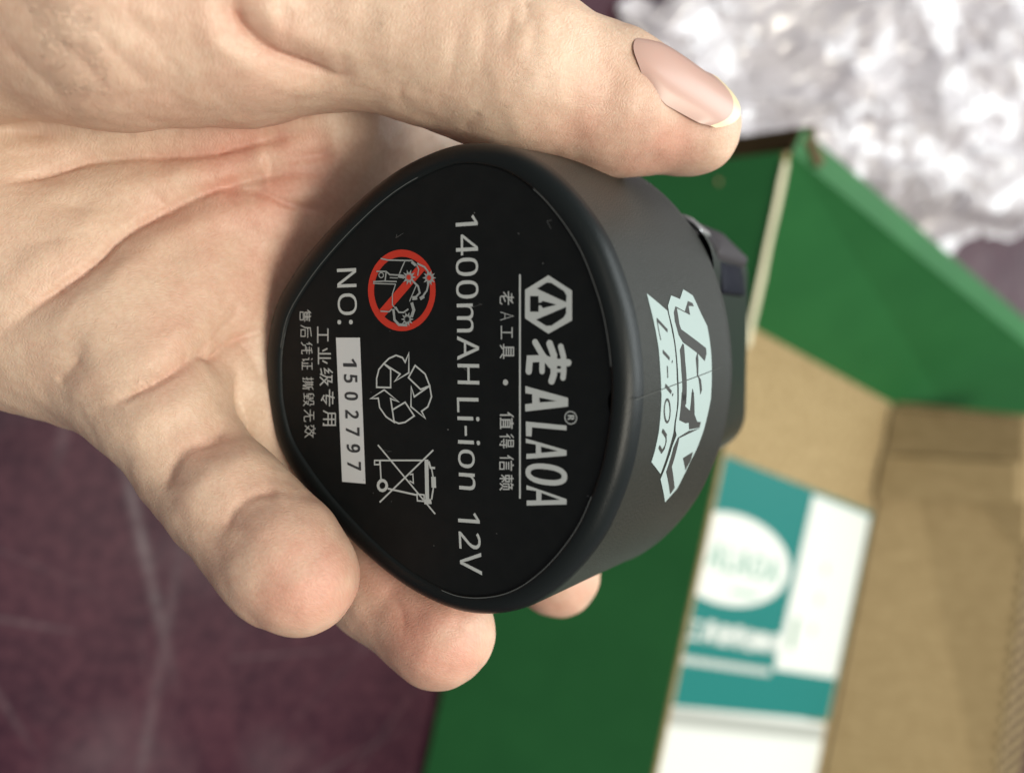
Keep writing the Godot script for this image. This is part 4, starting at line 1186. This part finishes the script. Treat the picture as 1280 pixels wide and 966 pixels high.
func project(v: PackedVector3Array, times: int) -> PackedVector3Array:
	for i in v.size():
		var p := v[i]
		var near := near_bones(p)
		var g := grad(p, near)
		for k in times: p -= g * skin(p, near) * 0.95
		v[i] = p
	return v

func split(v: PackedVector3Array, quads: PackedInt32Array) -> Array:
	var mid := {}
	var nv := v.duplicate()
	var nq := PackedInt32Array()
	for q in range(0, quads.size(), 4):
		var m := [0, 0, 0, 0]
		var c := Vector3.ZERO
		for k in 4:
			var a := quads[q + k]; var b := quads[q + (k + 1) % 4]
			c += v[a] * 0.25
			var key := mini(a, b) * 1048576 + maxi(a, b)
			if not mid.has(key):
				mid[key] = nv.size()
				nv.append((v[a] + v[b]) * 0.5)
			m[k] = mid[key]
		var ci := nv.size()
		nv.append(c)
		for k in 4: nq.append_array([quads[q + k], m[k], ci, m[(k + 3) % 4]])
	return [nv, nq]

func relax(v: PackedVector3Array, quads: PackedInt32Array) -> PackedVector3Array:
	var sum := PackedVector3Array(); sum.resize(v.size())
	var cnt := PackedFloat32Array(); cnt.resize(v.size())
	for q in range(0, quads.size(), 4):
		for k in 4:
			var a := quads[q + k]; var b := quads[q + (k + 1) % 4]
			sum[a] += v[b]; sum[b] += v[a]; cnt[a] += 1.0; cnt[b] += 1.0
	for i in v.size():
		if cnt[i] > 0.0: v[i] = v[i].lerp(sum[i] / cnt[i], 0.5)
	return v

func normals(v: PackedVector3Array, quads: PackedInt32Array) -> PackedVector3Array:
	var n := PackedVector3Array(); n.resize(v.size())
	for q in range(0, quads.size(), 4):
		var a := quads[q]; var b := quads[q + 1]; var c := quads[q + 2]; var d := quads[q + 3]
		var g := (v[d] - v[b]).cross(v[c] - v[a])
		n[a] += g; n[b] += g; n[c] += g; n[d] += g
	for i in n.size(): n[i] = n[i].normalized()
	return n

func nail(parent: Node3D) -> void:
	var across := NAIL_UP.cross(NAIL_ALONG).normalized()
	var up := NAIL_UP
	var rows := 14; var cols := 12
	var height := func(x: float, y: float) -> float:
		var q := NAIL_AT + NAIL_ALONG * x + across * y
		var p := q + up * 5.0
		for k in 24: p -= up * clampf(skin_at(p) * 0.8, -1.0, 1.0)
		return clampf((p - q).dot(up), -5.0, 4.0)
	var h0: float = height.call(0.0, 0.0)
	var ha: float = height.call(-6.0, 0.0); var hb: float = height.call(5.0, 0.0)
	var hc: float = height.call(0.0, -4.0); var hd: float = height.call(0.0, 4.0)
	var hu := (ha - hb) / 11.0
	var side := (hd - hc) / 8.0
	var cx := clampf((h0 - (ha * 5.0 + hb * 6.0) / 11.0) / 30.0, 0.004, 0.02)
	var cy := clampf((h0 - (hc + hd) * 0.5) / 16.0, 0.02, 0.06)
	var surf := func(u: float, w: float) -> Vector3:
		# u from the root (0) to the free edge (1), w across (-1 to 1)
		var half := 5.3 * (1.0 - 0.16 * u * u) * (0.72 + 0.28 * smoothstep(0.0, 0.35, u))
		var x := lerpf(-9.4 + 2.4 * pow(absf(w), 2.0), 9.2 - 3.8 * pow(absf(w), 2.2), u)
		var y := w * half
		var lift := h0 - hu * x + side * y - cy * 0.95 * y * y - cx * 0.8 * x * x + 0.55
		lift += 0.55 * smoothstep(0.0, 1.0, -w) * (1.0 - u) + 0.15
		lift -= 0.7 * pow(1.0 - u, 8.0) + 0.55 * pow(absf(w), 5.0) * (1.0 - smoothstep(0.75, 1.0, u))
		return (NAIL_AT + NAIL_ALONG * x + across * y + up * lift) * MM
	var make := func(u0: float, u1: float, nn: int) -> ArrayMesh:
		return sheet(func(a: float, b: float) -> Vector3: return surf.call(lerpf(u0, u1, a), b * 2.0 - 1.0), nn, cols)
	var plate := mat(srgb(0.50, 0.32, 0.272), 0.32, 0.45)
	plate.subsurf_scatter_enabled = true; plate.subsurf_scatter_strength = 0.08
	put("thumb_nail", make.call(0.0, 0.925, rows), plate, parent)
	put("nail_edge", make.call(0.925, 1.0, 5), mat(srgb(0.72, 0.62, 0.40), 0.3), parent)
